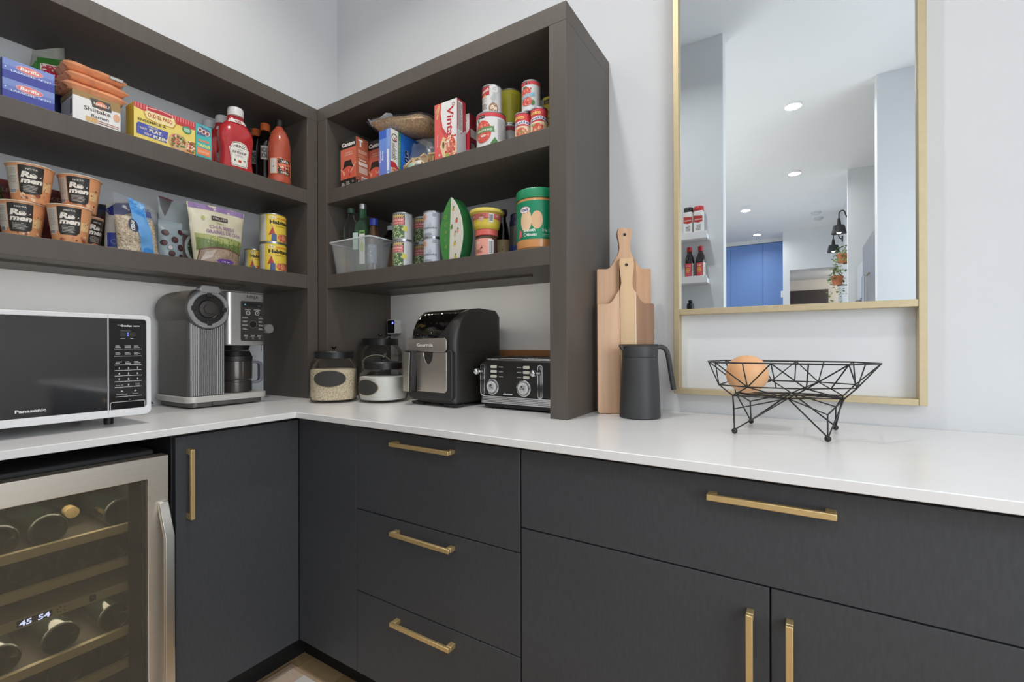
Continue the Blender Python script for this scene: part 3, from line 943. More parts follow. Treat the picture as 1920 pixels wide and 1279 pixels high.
p.poly([(-0.012, 0.125), (0.022, 0.118), (0.028, 0.165), (-0.012, 0.170)], '#3e8ed8', 6.4).poly([(-0.006, 0.165), (0.02, 0.145), (0.028, 0.160), (0.012, 0.172)], '#8fc0ea', 6.8)
p.ell(-0.014, 0.085, 0.012, 0.0205, '#2f3350', 7).ring(-0.014, 0.085, 0.008, 0.0006, '#6f7390', n=14)
p.layer = 8
p.text('CEDAR', -0.0115, 0.085, 0.012, '#f0eee8', width=0.033, rot=82, bold=0.03)
p.done(t)

t = thing('coated_bag', 'grey pouch printed with dark round berries beside the oat bag', 'bag', (0.262, -0.868, S3), 90)
b = Pouch(0.075, 0.070, 0.128, [(0, 0.04), (0.4, 0.045), (1, 0.003)], 0.004, 12)
obj('bag_film', b.mesh(mat('#8d9aa0', 0.35, var=0.1, scale=20)), t)
p = Print(b.front())
for u, v, r_ in ((-0.020, 0.085, 0.0105), (0.006, 0.064, 0.0105), (-0.024, 0.050, 0.0095), (0.026, 0.094, 0.009), (-0.004, 0.016, 0.010), (0.024, 0.040, 0.0105), (0.026, 0.010, 0.008)):
    p.ell(u, v, r_, r_ * 1.05, '#3a2226', 2).ell(u + 0.002, v + 0.001, r_ * 0.6, r_ * 0.6, '#5a3432', 2.4)
p.ring(-0.008, 0.036, 0.007, 0.002, '#58868c', n=14).ell(-0.008, 0.036, 0.0065, 0.0065, '#c3b8b4')
p.done(t)
t = thing('rice_bag', 'small white bag with blue square label peeking over the oat bag', 'bag', (0.165, -0.905, S3), 90)
b = Pouch(0.085, 0.080, 0.185, [(0, 0.05), (0.5, 0.055), (0.85, 0.045), (1, 0.012)], 0.005, 21, top=lambda k: -0.016 * k * k)
obj('paper_bag', b.mesh(mat('#c4c5c4', 0.5, var=0.05)), t)
p = Print(b.front())
p.rect(-0.012, 0.143, 0.010, 0.165, '#2c46a8').text('RIZ', -0.001, 0.168, 0.010, '#3b4f8f', width=0.018, bold=0.03)
p.rect(-0.04, 0.122, 0.04, 0.126, '#b3aa9c')
p.done(t)

t = thing('mushroom_pouch', 'leaning silver grey pouch with food photo between oat and chia bags', 'bag', (0.190, -0.800, S3), 90)
b = Pouch(0.135, 0.125, 0.222, [(0, 0.055), (0.35, 0.06), (0.8, 0.02), (1, 0.002)], 0.005, 31, top=lambda k: -0.006 * k, cx=-0.016)
obj('bag_film', b.mesh(mat('#a7afb1', 0.3, var=0.06, scale=12)), t)
p = Print(b.front(), rough=0.3)
p.poly([(-0.05, 0.0), (-0.045, 0.05), (-0.058, 0.10), (-0.03, 0.112), (0.02, 0.098), (0.06, 0.10), (0.066, 0.0)], '#5d4f4a', 2)
p.poly([(-0.058, 0.19), (-0.048, 0.155), (-0.020, 0.215), (-0.058, 0.218)], '#6a6668', 2).rect(-0.060, 0.216, -0.015, 0.2205, '#7d3848', 2.4)
p.ell(0.030, 0.056, 0.034, 0.050, '#cdd3d3', 3).ell(0.034, 0.056, 0.028, 0.043, '#4c5a35', 3.3).ell(0.036, 0.055, 0.012, 0.018, '#a8643a', 3.6).ell(0.040, 0.050, 0.006, 0.012, '#7a2f22', 3.9)
p.specks(0.026, 0.015, 0.06, 0.08, 26, ['#8f9a4c', '#d3cf8f', '#3f4a2a', '#b9b27a'], 0.002, 0.005)
p.poly([(-0.058, 0.0), (-0.054, 0.0), (-0.046, 0.045), (-0.058, 0.10), (-0.061, 0.10), (-0.050, 0.045)], '#d5d8d8', 4)
p.layer = 5
p.text('B', 0.042, 0.170, 0.032, '#2e2e30', rot=-62, bold=0.03, shear=0.2)
p.text('co', 0.050, 0.126, 0.026, '#3a3a3c', rot=-62, bold=0.02)
p.done(t)

t = thing('chia_pouch', 'large cream and green chia seed pouch with purple top seal', 'bag', (0.278, -0.728, S3), 90)
b = Pouch(0.150, 0.196, 0.213, [(0, 0.064), (0.3, 0.075), (0.75, 0.045), (0.93, 0.008), (1, 0.002)], 0.006, 41, top=lambda k: -0.003 - 0.004 * k * k)
obj('bag_film', b.mesh(mat('#d8cfae', 0.42, var=0.06, scale=10, hex2='#e6e0c8')), t)
p = Print(b.front(), rough=0.4)
p.rect(-0.094, 0.192, 0.094, 0.2125, '#9a7fae')
p.poly([(-0.074, 0.055), (-0.079, 0.10), (-0.03, 0.098), (0.0, 0.092), (0.04, 0.098), (0.079, 0.09), (0.076, 0.055)], '#a9ad6c', 2)
p.poly([(-0.074, 0.04), (-0.075, 0.085), (-0.03, 0.080), (0.02, 0.072), (0.076, 0.078), (0.074, 0.04)], '#6f8046', 2.3)
p.specks(-0.07, 0.055, 0.07, 0.092, 90, ['#4f6238', '#8b9a5c', '#c3c78c', '#5b7040', '#dcd9b0'], 0.002, 0.006)
for k in range(7):
    p.poly([(-0.06 + k * 0.02, 0.05), (-0.055 + k * 0.02, 0.05), (-0.0575 + k * 0.02 + 0.002, 0.098)], '#56703f', 3.4)
p.poly([(-0.072, 0.0), (-0.068, 0.03)] + [(-0.068 + 0.136 * k / 10, 0.045 + 0.014 * math.sin(PI * k / 10)) for k in range(11)] + [(0.068, 0.03), (0.072, 0.0)], '#6d5143', 4)
p.poly([(-0.07, 0.0), (-0.064, 0.03)] + [(-0.064 + 0.128 * k / 10, 0.040 + 0.013 * math.sin(PI * k / 10)) for k in range(11)] + [(0.064, 0.03), (0.07, 0.0)], '#a38d78', 4.4)
p.specks(-0.02, 0.004, 0.06, 0.045, 150, ['#8d7863', '#b9a692', '#cdbfae', '#7d6a58'], 0.0008, 0.0018)
p.poly([(-0.062, 0.004), (-0.05, 0.036), (-0.018, 0.048), (-0.03, 0.02)], '#c9bcb0', 5)
p.ell(0.014, 0.0095, 0.030, 0.0088, '#6f479a', 5.4)
p.layer = 6
p.text('1.36 kg', 0.014, 0.007, 0.006, '#efe6f4', width=0.026, bold=0.02)
p.rect(-0.028, 0.155, 0.026, 0.171, '#3f3833').rect(-0.026, 0.157, 0.024, 0.169, '#4c443f').text('KIRKLAND', -0.001, 0.1595, 0.0095, '#e8e2d6', width=0.044, bold=0.02)
p.text('Organic', 0.0, 0.143, 0.010, '#6f7a5a', width=0.026, shear=0.2)
p.text('CHIA SEEDS', 0.006, 0.124, 0.0175, '#97789f', width=0.086, bold=0.02).text('GRAINES DE CHIA', 0.012, 0.106, 0.0175, '#97789f', width=0.120, bold=0.02)
p.lines(-0.012, 0.095, 0.034, 0.100, 1, '#5c6b46').ell(-0.055, 0.158, 0.006, 0.008, '#b9bd76')
p.done(t)

def soup(t, r, h, big=True):
    can(t, r, h, '#e7c63c')
    p = Print(round_(r + 0.0002))
    y = h / 0.115
    p.rect(-r * 2.0, 0.006, -r * 0.95, h - 0.006, '#d9d6c8').lines(-r * 1.9, h * 0.45, -r * 1.05, h * 0.9, 9, '#a9a58f', jag=0.1)
    p.rect(-r * 0.95, 0.006, r * 1.5, h - 0.006, '#f0d049')
    p.ell(-r * 0.45, h * 0.86, r * 0.26, h * 0.06, '#f3efe2').text('Depuis', -r * 0.45, h * 0.84, h * 0.05, '#6c6a3a', width=r * 0.34)
    p.rect(-r * 0.1, h * 0.81, r * 1.2, h * 0.87, '#e59a3c').text('Habitant', r * 0.22, h * 0.65, h * 0.165, '#2b2620', width=r * 1.75, bold=0.05)
    p.lines(-r * 0.2, h * 0.55, r * 0.9, h * 0.61, 2, '#a07f28')
    p.ell(r * 0.65, h * 0.19, r * 0.75, h * 0.145, '#e07f5f').specks(r * 0.05, h * 0.06, r * 1.3, h * 0.3, 60, ['#c9452f', '#f0a07a', '#e8c07a', '#b93b2b', '#7a8a3a'], 0.0015, 0.0045)
    p.poly([(-r * 0.75, h * 0.25), (-r * 0.45, h * 0.55), (-r * 0.25, h * 0.30)], '#b9453a').poly([(-r * 0.55, h * 0.05), (-r * 0.5, h * 0.33), (-r * 0.15, h * 0.28), (-r * 0.15, h * 0.05)], '#3f5a86')
    p.ell(-r * 0.52, h * 0.55, r * 0.09, h * 0.035, '#e0b48a')
    p.done(t)
t = thing('soup_can', 'large yellow soup can, bottom of the two stacked', 'soup can', (0.252, -0.502, S3), 78, 'large yellow soup cans')
soup(t, 0.0485, 0.1165)
dup(t, (0.252, -0.5025, S3 + 0.1167), 84, 'large yellow soup can, top of the two stacked')
t = thing('soup_can', 'small yellow soup can behind the big yellow stack', 'soup can', (0.162, -0.5315, S3), 80)
soup(t, 0.0335, 0.100)
# ------------------------------------------------------------------ back wall, upper shelf
def broth(x, y, label):
    t = thing('broth_carton', label, 'broth carton', (x, y, S2), 0, 'orange and black broth cartons')
    carton(t, 0.095, 0.063, 0.205, '#c2674a')
    f, r_, l_ = sides(0.095, 0.063)
    p = Print(f)
    p.rect(-0.0475, 0.166, 0.0475, 0.205, '#2b2827').text('Canton', 0.0, 0.176, 0.0225, '#f6f2ec', width=0.080, bold=0.045)
    p.rect(-0.0475, 0.041, 0.0475, 0.166, '#d8735a').rect(-0.0475, 0.0, 0.0475, 0.041, '#2b2827')
    p.text('BOUILLON', 0.005, 0.146, 0.006, '#f4ded2', width=0.042, bold=0.02).text('À FONDUE', 0.003, 0.137, 0.006, '#f4ded2', width=0.050, bold=0.02)
    p.poly([(-0.028, 0.095), (-0.022, 0.116), (0.018, 0.116), (0.026, 0.095), (0.034, 0.082), (-0.036, 0.082)], '#2f2927')
    p.ell(0.0, 0.058, 0.040, 0.034, '#d9634d').rect(-0.046, 0.022, 0.046, 0.041, '#2b2827')
    for a, b_ in (((-0.044, 0.084), (-0.026, 0.066)), ((0.014, 0.062), (0.046, 0.100)), ((0.002, 0.078), (0.012, 0.054))):
        d = Vector((b_[0] - a[0], b_[1] - a[1], 0)).normalized()
        nx_, ny_ = -d.y * 0.0014, d.x * 0.0014
        p.poly([(a[0] - nx_, a[1] - ny_), (b_[0] - nx_, b_[1] - ny_), (b_[0] + nx_, b_[1] + ny_), (a[0] + nx_, a[1] + ny_)], '#f1d8c4')
    p.ell(-0.025, 0.064, 0.007, 0.008, '#f2a58c').ell(0.011, 0.058, 0.004, 0.009, '#b5473a')
    p.lines(-0.040, 0.010, -0.018, 0.030, 4, '#d8d2ca').lines(-0.012, 0.012, 0.012, 0.032, 4, '#d8d2ca').lines(0.024, 0.022, 0.036, 0.030, 2, '#d8d2ca')
    p.on(r_).rect(-0.0315, 0.041, 0.0315, 0.205, '#b96549').rect(-0.0315, 0.0, 0.0315, 0.03, '#2b2827')
    p.lines(-0.022, 0.142, 0.026, 0.156, 3, '#e9c7b6').lines(-0.022, 0.126, 0.026, 0.138, 2, '#d89e87').text('Canton', 0.0, 0.112, 0.011, '#f2e4da', width=0.036, bold=0.04)
    p.rect(-0.02, 0.092, 0.026, 0.106, '#ecdcd2').rect(-0.018, 0.060, 0.026, 0.086, '#d7b9a8').bars(-0.004, 0.012, 0.026, 0.048, n=10).text('9', -0.018, 0.012, 0.022, '#f0ece6', bold=0.03)
    p.done(t)
    q = MB().box(-0.008, 0.008, 0.004, 0.016, 0.0, 0.0, M_white)
    c = MB()
    c.prism([(0.0318 * 0 + a, b_) for a, b_ in ((-0.020, 0.197), (0.002, 0.197), (0.002, 0.190), (-0.006, 0.190), (-0.006, 0.168), (-0.013, 0.168), (-0.013, 0.190), (-0.020, 0.190))], 0.0478, 0.0496, mat('#ece9e4', 0.4, var=0.01), axis='x')
    obj('pull_tab', c, t, label='white pull tab') if False else obj('pull_tab', c, t)
broth(0.4925, -0.2905, 'orange and black broth carton at the left end of the shelf, in front')
broth(0.5785, -0.2225, 'orange and black broth carton half hidden behind the front broth carton')

t = thing('freezer_bag_box', 'tall bright blue freezer bag box with white and green edge', 'box', (0.7165, -0.217, S2), 0)
carton(t, 0.061, 0.226, 0.183, '#2f6fd0')
f, r_, l_ = sides(0.061, 0.226)
p = Print(f)
p.rect(-0.0305, 0.0, 0.0305, 0.183, '#6f93de').rect(-0.0305, 0.150, 0.0305, 0.183, '#3a63c4').rect(0.010, 0.0, 0.0305, 0.183, '#84a6e6').rect(-0.0305, 0.0, 0.010, 0.09, '#7286d6')
p.text('Freezer', -0.020, 0.085, 0.010, '#f0f3fb', width=0.048, rot=90, bold=0.02).text('Bags', -0.008, 0.085, 0.011, '#f0f3fb', width=0.034, rot=90, bold=0.03)
p.rect(0.012, 0.022, 0.024, 0.105, '#e9effa').rect(0.014, 0.008, 0.024, 0.017, '#dfe8f7').rect(-0.022, 0.0, -0.010, 0.012, '#c85a7d')
p.on(r_)
p.rect(-0.113, 0.0, -0.072, 0.183, '#ecebe6').ring(-0.092, 0.152, 0.012, 0.004, '#4a464a', n=20, a0=20, a1=330).text('2X', -0.087, 0.142, 0.014, '#b23a52', bold=0.05)
p.lines(-0.108, 0.068, -0.078, 0.132, 11, '#5f6160', jag=0.5)
p.poly([(-0.113, 0.034), (-0.113, 0.058), (-0.09, 0.058), (-0.072, 0.040), (-0.072, 0.034)], '#c53a48').ell(-0.092, 0.022, 0.018, 0.015, '#d9a68c').specks(-0.106, 0.010, -0.08, 0.034, 26, ['#d5634c', '#e9d6b9', '#7f9a4a', '#b23a33'], 0.002, 0.005)
p.rect(-0.072, 0.0, -0.060, 0.183, '#4b8f5c').text('RESEALABLE', -0.066, 0.095, 0.0055, '#d8eadb', width=0.11, rot=90)
p.rect(-0.060, 0.0, 0.113, 0.183, '#2f78dc')
p.text('Zone', -0.018, 0.068, 0.040, '#f4f6fb', width=0.110, rot=90, bold=0.06, shear=0.2).text('Zone', -0.0195, 0.066, 0.040, '#1b2f66', width=0.110, rot=90, bold=0.03, shear=0.2)
p.rect(-0.113, 0.0, -0.06, 0.006, '#3f7a4a')
p.done(t)

t = thing('crumb_bag', 'clear bag of brown bread crumbs lying on the blue box', 'bag', (0.745, -0.2375, S2 + 0.1850), 0, ry=11)
M_crumb = mat('#cd9e70', 0.85, var=0.25, scale=150, hex2='#ecca9e', bump=0.5)
def lying(L, W, T, m, tail=0.0, seed=0, grow=1.0):
    mb, nx, ny = MB(), 22, 12
    vs_, fs = [], []
    for sg in (0, 1):
        for j in range(ny + 1):
            for i in range(nx + 1):
                u, v = i / nx * 2 - 1, j / ny * 2 - 1
                e = min(1, (1 - abs(u)) / 0.22) if u > -1 + tail * 2 else 0.16
                e = max(0.0, e) ** 0.55 * (1 - abs(v) ** 3) ** 0.6
                nn = noise.noise(Vector((u * 4 + seed, v * 3, 1.0 + sg))) * T * 0.10
                z = T * 0.5 + (1 if sg else -1) * (T * 0.5 * grow * e) + (nn if sg else 0)
                vs_.append((u * L / 2 * grow, v * W / 2 * grow, max(0.0, z)))
    o = (nx + 1) * (ny + 1)
    A = lambda j, i: j * (nx + 1) + i
    for j in range(ny):
        for i in range(nx):
            fs.append((A(j, i), A(j + 1, i), A(j + 1, i + 1), A(j, i + 1)))
            fs.append((o + A(j, i), o + A(j, i + 1), o + A(j + 1, i + 1), o + A(j + 1, i)))
    for i in range(nx):
        fs += [(A(0, i), A(0, i + 1), o + A(0, i + 1), o + A(0, i)), (A(ny, i + 1), A(ny, i), o + A(ny, i), o + A(ny, i + 1))]
    for j in range(ny):
        fs += [(A(j + 1, 0), A(j, 0), o + A(j, 0), o + A(j + 1, 0)), (A(j, nx), A(j + 1, nx), o + A(j + 1, nx), o + A(j, nx))]
    return mb.add(vs_, fs, m)
q = lying(0.31, 0.15, 0.070, M_crumb, seed=4, grow=0.93)
obj('crumbs', q, t)
obj('bag_film', lying(0.32, 0.155, 0.073, M_bag, seed=4), t)
q = MB()
pts = [(-0.158, 0.03), (-0.19, 0.062), (-0.165, 0.052), (-0.12, 0.060), (-0.085, 0.078), (-0.055, 0.074), (-0.04, 0.06), (-0.085, 0.056), (-0.12, 0.040)]
q.prism([(a, b_) for a, b_ in pts], -0.05, -0.046, mat('#dfe2e6', 0.3, var=0.08, scale=60, bump=0.4), axis='y')
obj('bag_neck', q, t)

t = thing('cracker_bag', 'crumpled clear bag of broken crackers in front of the blue box', 'bag', (0.862, -0.275, S2), 0)
q = MB()
random.seed(5)
for k in range(46):
    cx_, cz_ = random.uniform(-0.075, 0.075), random.uniform(0.008, 0.062)
    cz_ *= 1 - abs(cx_) * 5
    s_ = random.uniform(0.010, 0.019)
    m4 = Matrix.Translation((cx_, random.uniform(-0.026, 0.016), max(0.011, cz_))) @ Matrix.Rotation(random.uniform(0, 6), 4, Vector((random.random(), random.random(), random.random())).normalized())
    vs_ = [m4 @ Vector((x * s_, y * s_ * 0.8, z * 0.003)) for z in (-1, 1) for y in (-1, 1) for x in (-1, 1)]
    vs_ = [Vector((v.x, v.y, max(0.0015, v.z))) for v in vs_]
    q.add(vs_, [(0, 2, 3, 1), (4, 5, 7, 6), (0, 1, 5, 4), (2, 6, 7, 3), (0, 4, 6, 2), (1, 3, 7, 5)], mat('#d9b98d', 0.7, var=0.12, scale=80))
cr = obj('crackers', q, t)
cr['kind'] = 'stuff'
b = Pouch(0.195, 0.09, 0.118, [(0, 0.07), (0.4, 0.075), (0.85, 0.04), (1, 0.02)], 0.012, 14, fs=22, top=lambda k: 0.006 * math.sin(k * 5))
obj('bag_film', b.mesh(M_bag), t)
p = Print(b.front())
p.poly([(-0.09, 0.004), (-0.088, 0.022), (-0.03, 0.035), (0.02, 0.024), (0.03, 0.004)], mat('#a9cdb9', 0.35)).poly([(-0.03, 0.018), (0.01, 0.034), (0.035, 0.030), (0.03, 0.016)], '#ece9dd')
p.specks(-0.08, 0.006, 0.02, 0.022, 12, ['#6f9a7d', '#b5a878', '#e4efe2'], 0.002, 0.005)
p.done(t)

t = thing('cracker_box', 'tall red and white cracker box with sideways red lettering', 'cracker box', (1.020, -0.3045, S2), 0)
carton(t, 0.1015, 0.047, 0.206, '#d6d3d3')
f, r_, l_ = sides(0.1015, 0.047)
p = Print(f)
p.rect(-0.0507, 0.0, 0.0507, 0.206, '#e8665f')
p.poly([(-0.020, 0.206), (-0.022, 0.17), (-0.014, 0.12), (0.004, 0.092), (0.03, 0.05), (0.05, 0.04), (0.0507, 0.206)], '#ecebea')
p.poly([(-0.020, 0.206), (-0.027, 0.150), (-0.020, 0.11), (-0.002, 0.082), (0.006, 0.092), (-0.014, 0.12), (-0.022, 0.17), (-0.018, 0.206)], '#d24c4e')
p.poly([(-0.026, 0.054), (-0.012, 0.085), (0.004, 0.075), (0.020, 0.09), (0.034, 0.07), (0.048, 0.055), (0.0507, 0.02), (0.02, 0.0), (-0.008, 0.0)], '#f0d3a6').ell(0.024, 0.045, 0.021, 0.034, '#dc7a64')
p.specks(0.0, 0.02, 0.045, 0.085, 60, ['#e9594c', '#f3c9b4', '#c94037', '#f2e6d2', '#e98f6b', '#b7372f'], 0.002, 0.006).ell(0.006, 0.016, 0.008, 0.008, '#aebd5a').ell(-0.010, 0.055, 0.005, 0.012, '#6a4a2a')
p.text('Vinta', 0.008, 0.135, 0.040, '#c8313d', width=0.105, rot=-90, bold=0.02, shear=0.12)
p.poly([(-0.042, 0.17), (-0.024, 0.200), (-0.030, 0.204), (-0.048, 0.178)], '#d9a571').poly([(-0.036, 0.15), (-0.026, 0.196), (-0.031, 0.198), (-0.042, 0.155)], '#e3b988')
p.ring(0.036, 0.189, 0.0045, 0.0018, '#b52a35', n=16).text('CRAQUELINS', -0.038, 0.075, 0.006, '#f5dcd8', width=0.045, rot=-90, bold=0.02).ell(-0.028, 0.024, 0.004, 0.004, '#f4d2cc')
p.on(r_).rect(-0.0235, 0.0, 0.0235, 0.206, '#c9c6c6').poly([(-0.0235, 0.206), (-0.0235, 0.10), (0.0, 0.088), (0.0235, 0.11), (0.0235, 0.206)], '#b63a44').rect(-0.020, 0.092, 0.006, 0.200, '#dedad8').lines(-0.018, 0.10, 0.004, 0.196, 22, '#55504f', jag=0.3)
p.done(t)
t = thing('cracker_box', 'shorter red cracker box with white top behind the tall one', 'cracker box', (1.033, -0.2495, S2), 0)
carton(t, 0.100, 0.048, 0.172, '#b02a36')
f, r_, l_ = sides(0.100, 0.048)
p = Print(f)
p.rect(-0.05, 0.0, 0.05, 0.172, '#d22f42').poly([(-0.05, 0.172), (-0.05, 0.09), (0.02, 0.085), (0.035, 0.10), (0.05, 0.115), (0.05, 0.172)], '#e5e1e0')
p.poly([(0.020, 0.095), (0.026, 0.088), (0.032, 0.098), (0.028, 0.098), (0.027, 0.135), (0.022, 0.135)], '#c22f40').ell(0.034, 0.148, 0.005, 0.003, '#c22f40')
p.text('ORIGINAL', 0.012, 0.038, 0.012, '#f4d8d6', width=0.060, bold=0.02).poly([(0.025, 0.0), (0.05, 0.024), (0.05, 0.0)], '#e0b07f')
p.on(r_).rect(-0.024, 0.0, 0.024, 0.172, '#8e2430').rect(-0.018, 0.09, 0.018, 0.12, '#d7d2cf').rect(-0.018, 0.03, 0.016, 0.075, '#3c2a2b').lines(-0.015, 0.034, 0.012, 0.072, 7, '#c9bdbb')
p.done(t)

t = thing('tomato_can', 'big white diced tomato can with green ribbon label', 'can', (1.188, -0.2895, S2), 14)
can(t, 0.0495, 0.120, '#e4e3e2')
p = Print(round_(0.0497))
p.rect(-0.1, 0.103, 0.1, 0.115, '#d6474c', 2).rect(-0.028, 0.0985, -0.004, 0.109, '#2a2422', 2.6)
p.layer = 3
p.text('SELECTION', -0.016, 0.1015, 0.005, '#d8d2ca', width=0.020)
p.ell(-0.012, 0.054, 0.030, 0.037, '#d9564a').specks(-0.034, 0.035, 0.010, 0.085, 50, ['#e98071', '#c23a33', '#f0a292', '#cf4a40'], 0.002, 0.005)
p.poly([(-0.042, 0.048), (-0.038, 0.066), (0.026, 0.070), (0.030, 0.052)], '#5f8f57').text('CHILI STYLE SPICES', -0.006, 0.055, 0.0085, '#eaf2e4', width=0.056, bold=0.03, rot=3)
p.text('HOT', -0.010, 0.036, 0.011, '#f6e9e2', width=0.018, bold=0.05).ell(-0.030, 0.093, 0.004, 0.005, '#3f6a3a').poly([(0.014, 0.012), (0.03, 0.034), (0.044, 0.016), (0.034, 0.006)], '#4f8a4c').ell(0.036, 0.008, 0.009, 0.006, '#d8574b')
p.lines(0.040, 0.03, 0.068, 0.098, 12, '#b9b7b5', jag=0.4)
p.done(t)
t = thing('campbell_can', 'red and white soup can on top of the big tomato can', 'can', (1.190, -0.287, S2 + 0.1204), 12)
t.name = 'condensed_soup_can'
can(t, 0.0330, 0.0975, '#dcdad8')
p = Print(round_(0.0332))
p.rect(-0.036, 0.062, 0.004, 0.092, '#bb3038').text("Campbell's", -0.016, 0.074, 0.013, '#f4e9e2', width=0.036, bold=0.03, shear=0.25, rot=6).ell(-0.014, 0.062, 0.005, 0.005, '#e0b55a').rect(-0.036, 0.084, 0.004, 0.092, '#a9313a')
p.text('CREAM OF', -0.018, 0.050, 0.0055, '#57534f', width=0.024).text('CHICKEN', -0.018, 0.042, 0.0055, '#57534f', width=0.022).lines(-0.030, 0.018, -0.004, 0.038, 4, '#8b8785')
p.ell(0.022, 0.082, 0.012, 0.013, '#eceae8').lines(0.014, 0.077, 0.029, 0.088, 3, '#b7b3b0').ell(0.018, 0.018, 0.016, 0.017, '#8a6a52').ell(0.018, 0.018, 0.013, 0.014, '#d9b596').specks(0.008, 0.008, 0.028, 0.028, 22, ['#e9d2b8', '#a9714f', '#f0e2d0'], 0.002, 0.004)
p.poly([(0.008, 0.05), (0.022, 0.072), (0.026, 0.055), (0.016, 0.034)], '#b9c0bd')
p.done(t)
t = thing('white_can', 'white can with red top band under the yellow can', 'can', (1.2, -0.19, S2), 10)
can(t, 0.0375, 0.120, '#d5d6d7')
p = Print(round_(0.0377))
p.rect(-0.08, 0.098, 0.08, 0.113, '#b03a48')
p.done(t)
t = thing('broth_can', 'large plain yellow can stacked behind the soup can', 'can', (1.2, -0.188, S2 + 0.1204), 14)
can(t, 0.0405, 0.1225, '#c9c13c')
p = Print(round_(0.0407))
p.lines(0.018, 0.045, 0.046, 0.106, 12, '#a9a02f', jag=0.3).poly([(-0.045, 0.05), (-0.025, 0.062), (-0.018, 0.058), (-0.034, 0.046)], '#ece8d8').poly([(-0.046, 0.02), (-0.026, 0.05), (-0.030, 0.014)], '#b5453c').text('Soup', -0.032, 0.053, 0.008, '#3a3626', width=0.016, rot=20)
p.done(t)
def unico(x, y, rz, label):
    t = thing('tomato_paste_can', label, 'can', (x, y, S2), rz, 'small red tomato paste cans')
    can(t, 0.0268, 0.083, '#dd4f55')
    p = Print(round_(0.0270))
    p.rect(-0.08, 0.006, 0.08, 0.038, '#ecd9b4', 2)
    p.layer = 3
    p.poly([(-0.046, 0.030), (-0.02, 0.042), (0.01, 0.044), (0.046, 0.034), (0.046, 0.046), (0.01, 0.055), (-0.02, 0.052), (-0.046, 0.042)], '#e9e6ea').poly([(-0.046, 0.034), (-0.02, 0.045), (0.01, 0.047), (0.046, 0.038), (0.046, 0.043), (0.01, 0.053), (-0.02, 0.049), (-0.046, 0.039)], '#3b3a86')
    p.text('unico', -0.008, 0.061, 0.016, '#f3d36a', width=0.034, bold=0.03).text('tomato paste', -0.004, 0.0475, 0.0045, '#e9e6f2', width=0.028, rot=4)
    p.ell(0.0, 0.018, 0.018, 0.015, '#d9604c').specks(-0.02, 0.008, 0.02, 0.03, 24, ['#e98a70', '#c8402f', '#7f9a4a', '#f0c9a2'], 0.002, 0.005)
    p.done(t)
unico(1.3265, -0.3085, 16, 'small red tomato paste can, left one of the pair under the white tomato can')
unico(1.3835, -0.3085, 20, 'small red tomato paste can, right one of the pair beside the shelf post')
t = thing('tomato_can', 'slim white tomato can balanced on two small red cans', 'can', (1.348, -0.297, S2 + 0.0834), 14)
can(t, 0.0298, 0.098, '#e1e0df')
p = Print(round_(0.0300))
p.rect(-0.06, 0.083, 0.06, 0.093, '#dc4a52', 2).rect(-0.018, 0.084, 0.004, 0.0905, '#2a2422', 2.6)
p.layer = 3
p.ell(-0.010, 0.058, 0.018, 0.018, '#dd6152').ell(-0.006, 0.030, 0.018, 0.013, '#dd5f50').specks(-0.022, 0.022, 0.008, 0.072, 30, ['#ea8a7c', '#cc453b', '#f0a898'], 0.002, 0.004)
p.poly([(-0.030, 0.040), (-0.02, 0.052), (0.018, 0.058), (0.020, 0.047), (-0.018, 0.040)], '#8fc4d6').ell(0.014, 0.026, 0.006, 0.008, '#4b8348').ell(-0.012, 0.075, 0.008, 0.003, '#5a7a3f')
p.done(t)
t = thing('broth_box', 'yellow soup mix box half hidden by the right shelf post', 'food box', (1.383, -0.167, S2), 0)
carton(t, 0.096, 0.045, 0.192, '#ddc640')
f, r_, l_ = sides(0.096, 0.045)
p = Print(f)
p.rect(-0.046, 0.166, 0.010, 0.182, '#3a3520').text('SELECTION', -0.018, 0.170, 0.008, '#cfc27a', width=0.046).text('chicken', -0.006, 0.132, 0.020, '#b5761f', width=0.082, bold=0.02).text('noodle', -0.012, 0.115, 0.010, '#5f4a24', width=0.05, bold=0.03).text('poulet', -0.01, 0.094, 0.019, '#b5571f', width=0.07, bold=0.02)
p.done(t)

# ------------------------------------------------------------------ back wall, lower shelf
t = thing('plastic_bin', 'frosted clear plastic bin holding bottles at left end', 'bin', (0.5475, -0.3015, S3), 0)
def bin_mesh():
    q = MB()
    o0, o1 = rrect(0.215, 0.096, 0.018, 5), rrect(0.246, 0.124, 0.02, 5)
    i0, i1 = rrect(0.211, 0.092, 0.016, 5), rrect(0.242, 0.120, 0.018, 5)
    rm = rrect(0.254, 0.132, 0.022, 5)
    n_ = len(o0)
    rings = [(o0, 0.0), (o1, 0.124), (rm, 0.1245), (rm, 0.130), (i1, 0.130), (i0, 0.0025)]
    vs_ = [(p_[0], p_[1], z) for ring, z in rings for p_ in ring]
    fs = [tuple(reversed(range(n_)))]
    for k in range(5):
        for i in range(n_):
            j = (i + 1) % n_
            fs.append((k * n_ + i, k * n_ + j, (k + 1) * n_ + j, (k + 1) * n_ + i))
    fs.append(tuple(5 * n_ + i for i in range(n_)))
    return q.add(vs_, fs, M_bin)
obj('bin_body', bin_mesh(), t)
obj('rim_bead', MB().tube([(a, b_, 0.127) for a, b_ in rrect(0.256, 0.134, 0.022, 5)], 0.0028, mat('#dfe4e8', 0.25), closed=True), t)
ZB = S3 + 0.0035
t = thing('glass_jug', 'round clear glass bottle at left in the plastic bin', 'bottle', (0.482, -0.300, ZB), 0)
obj('bottle', MB().lathe([(0.020, 0), (0.024, 0.006), (0.026, 0.08), (0.032, 0.13), (0.0365, 0.155), (0.0365, 0.19), (0.030, 0.214), (0.014, 0.236), (0.012, 0.252)], M_glass, seg=30, sy=0.8), t)
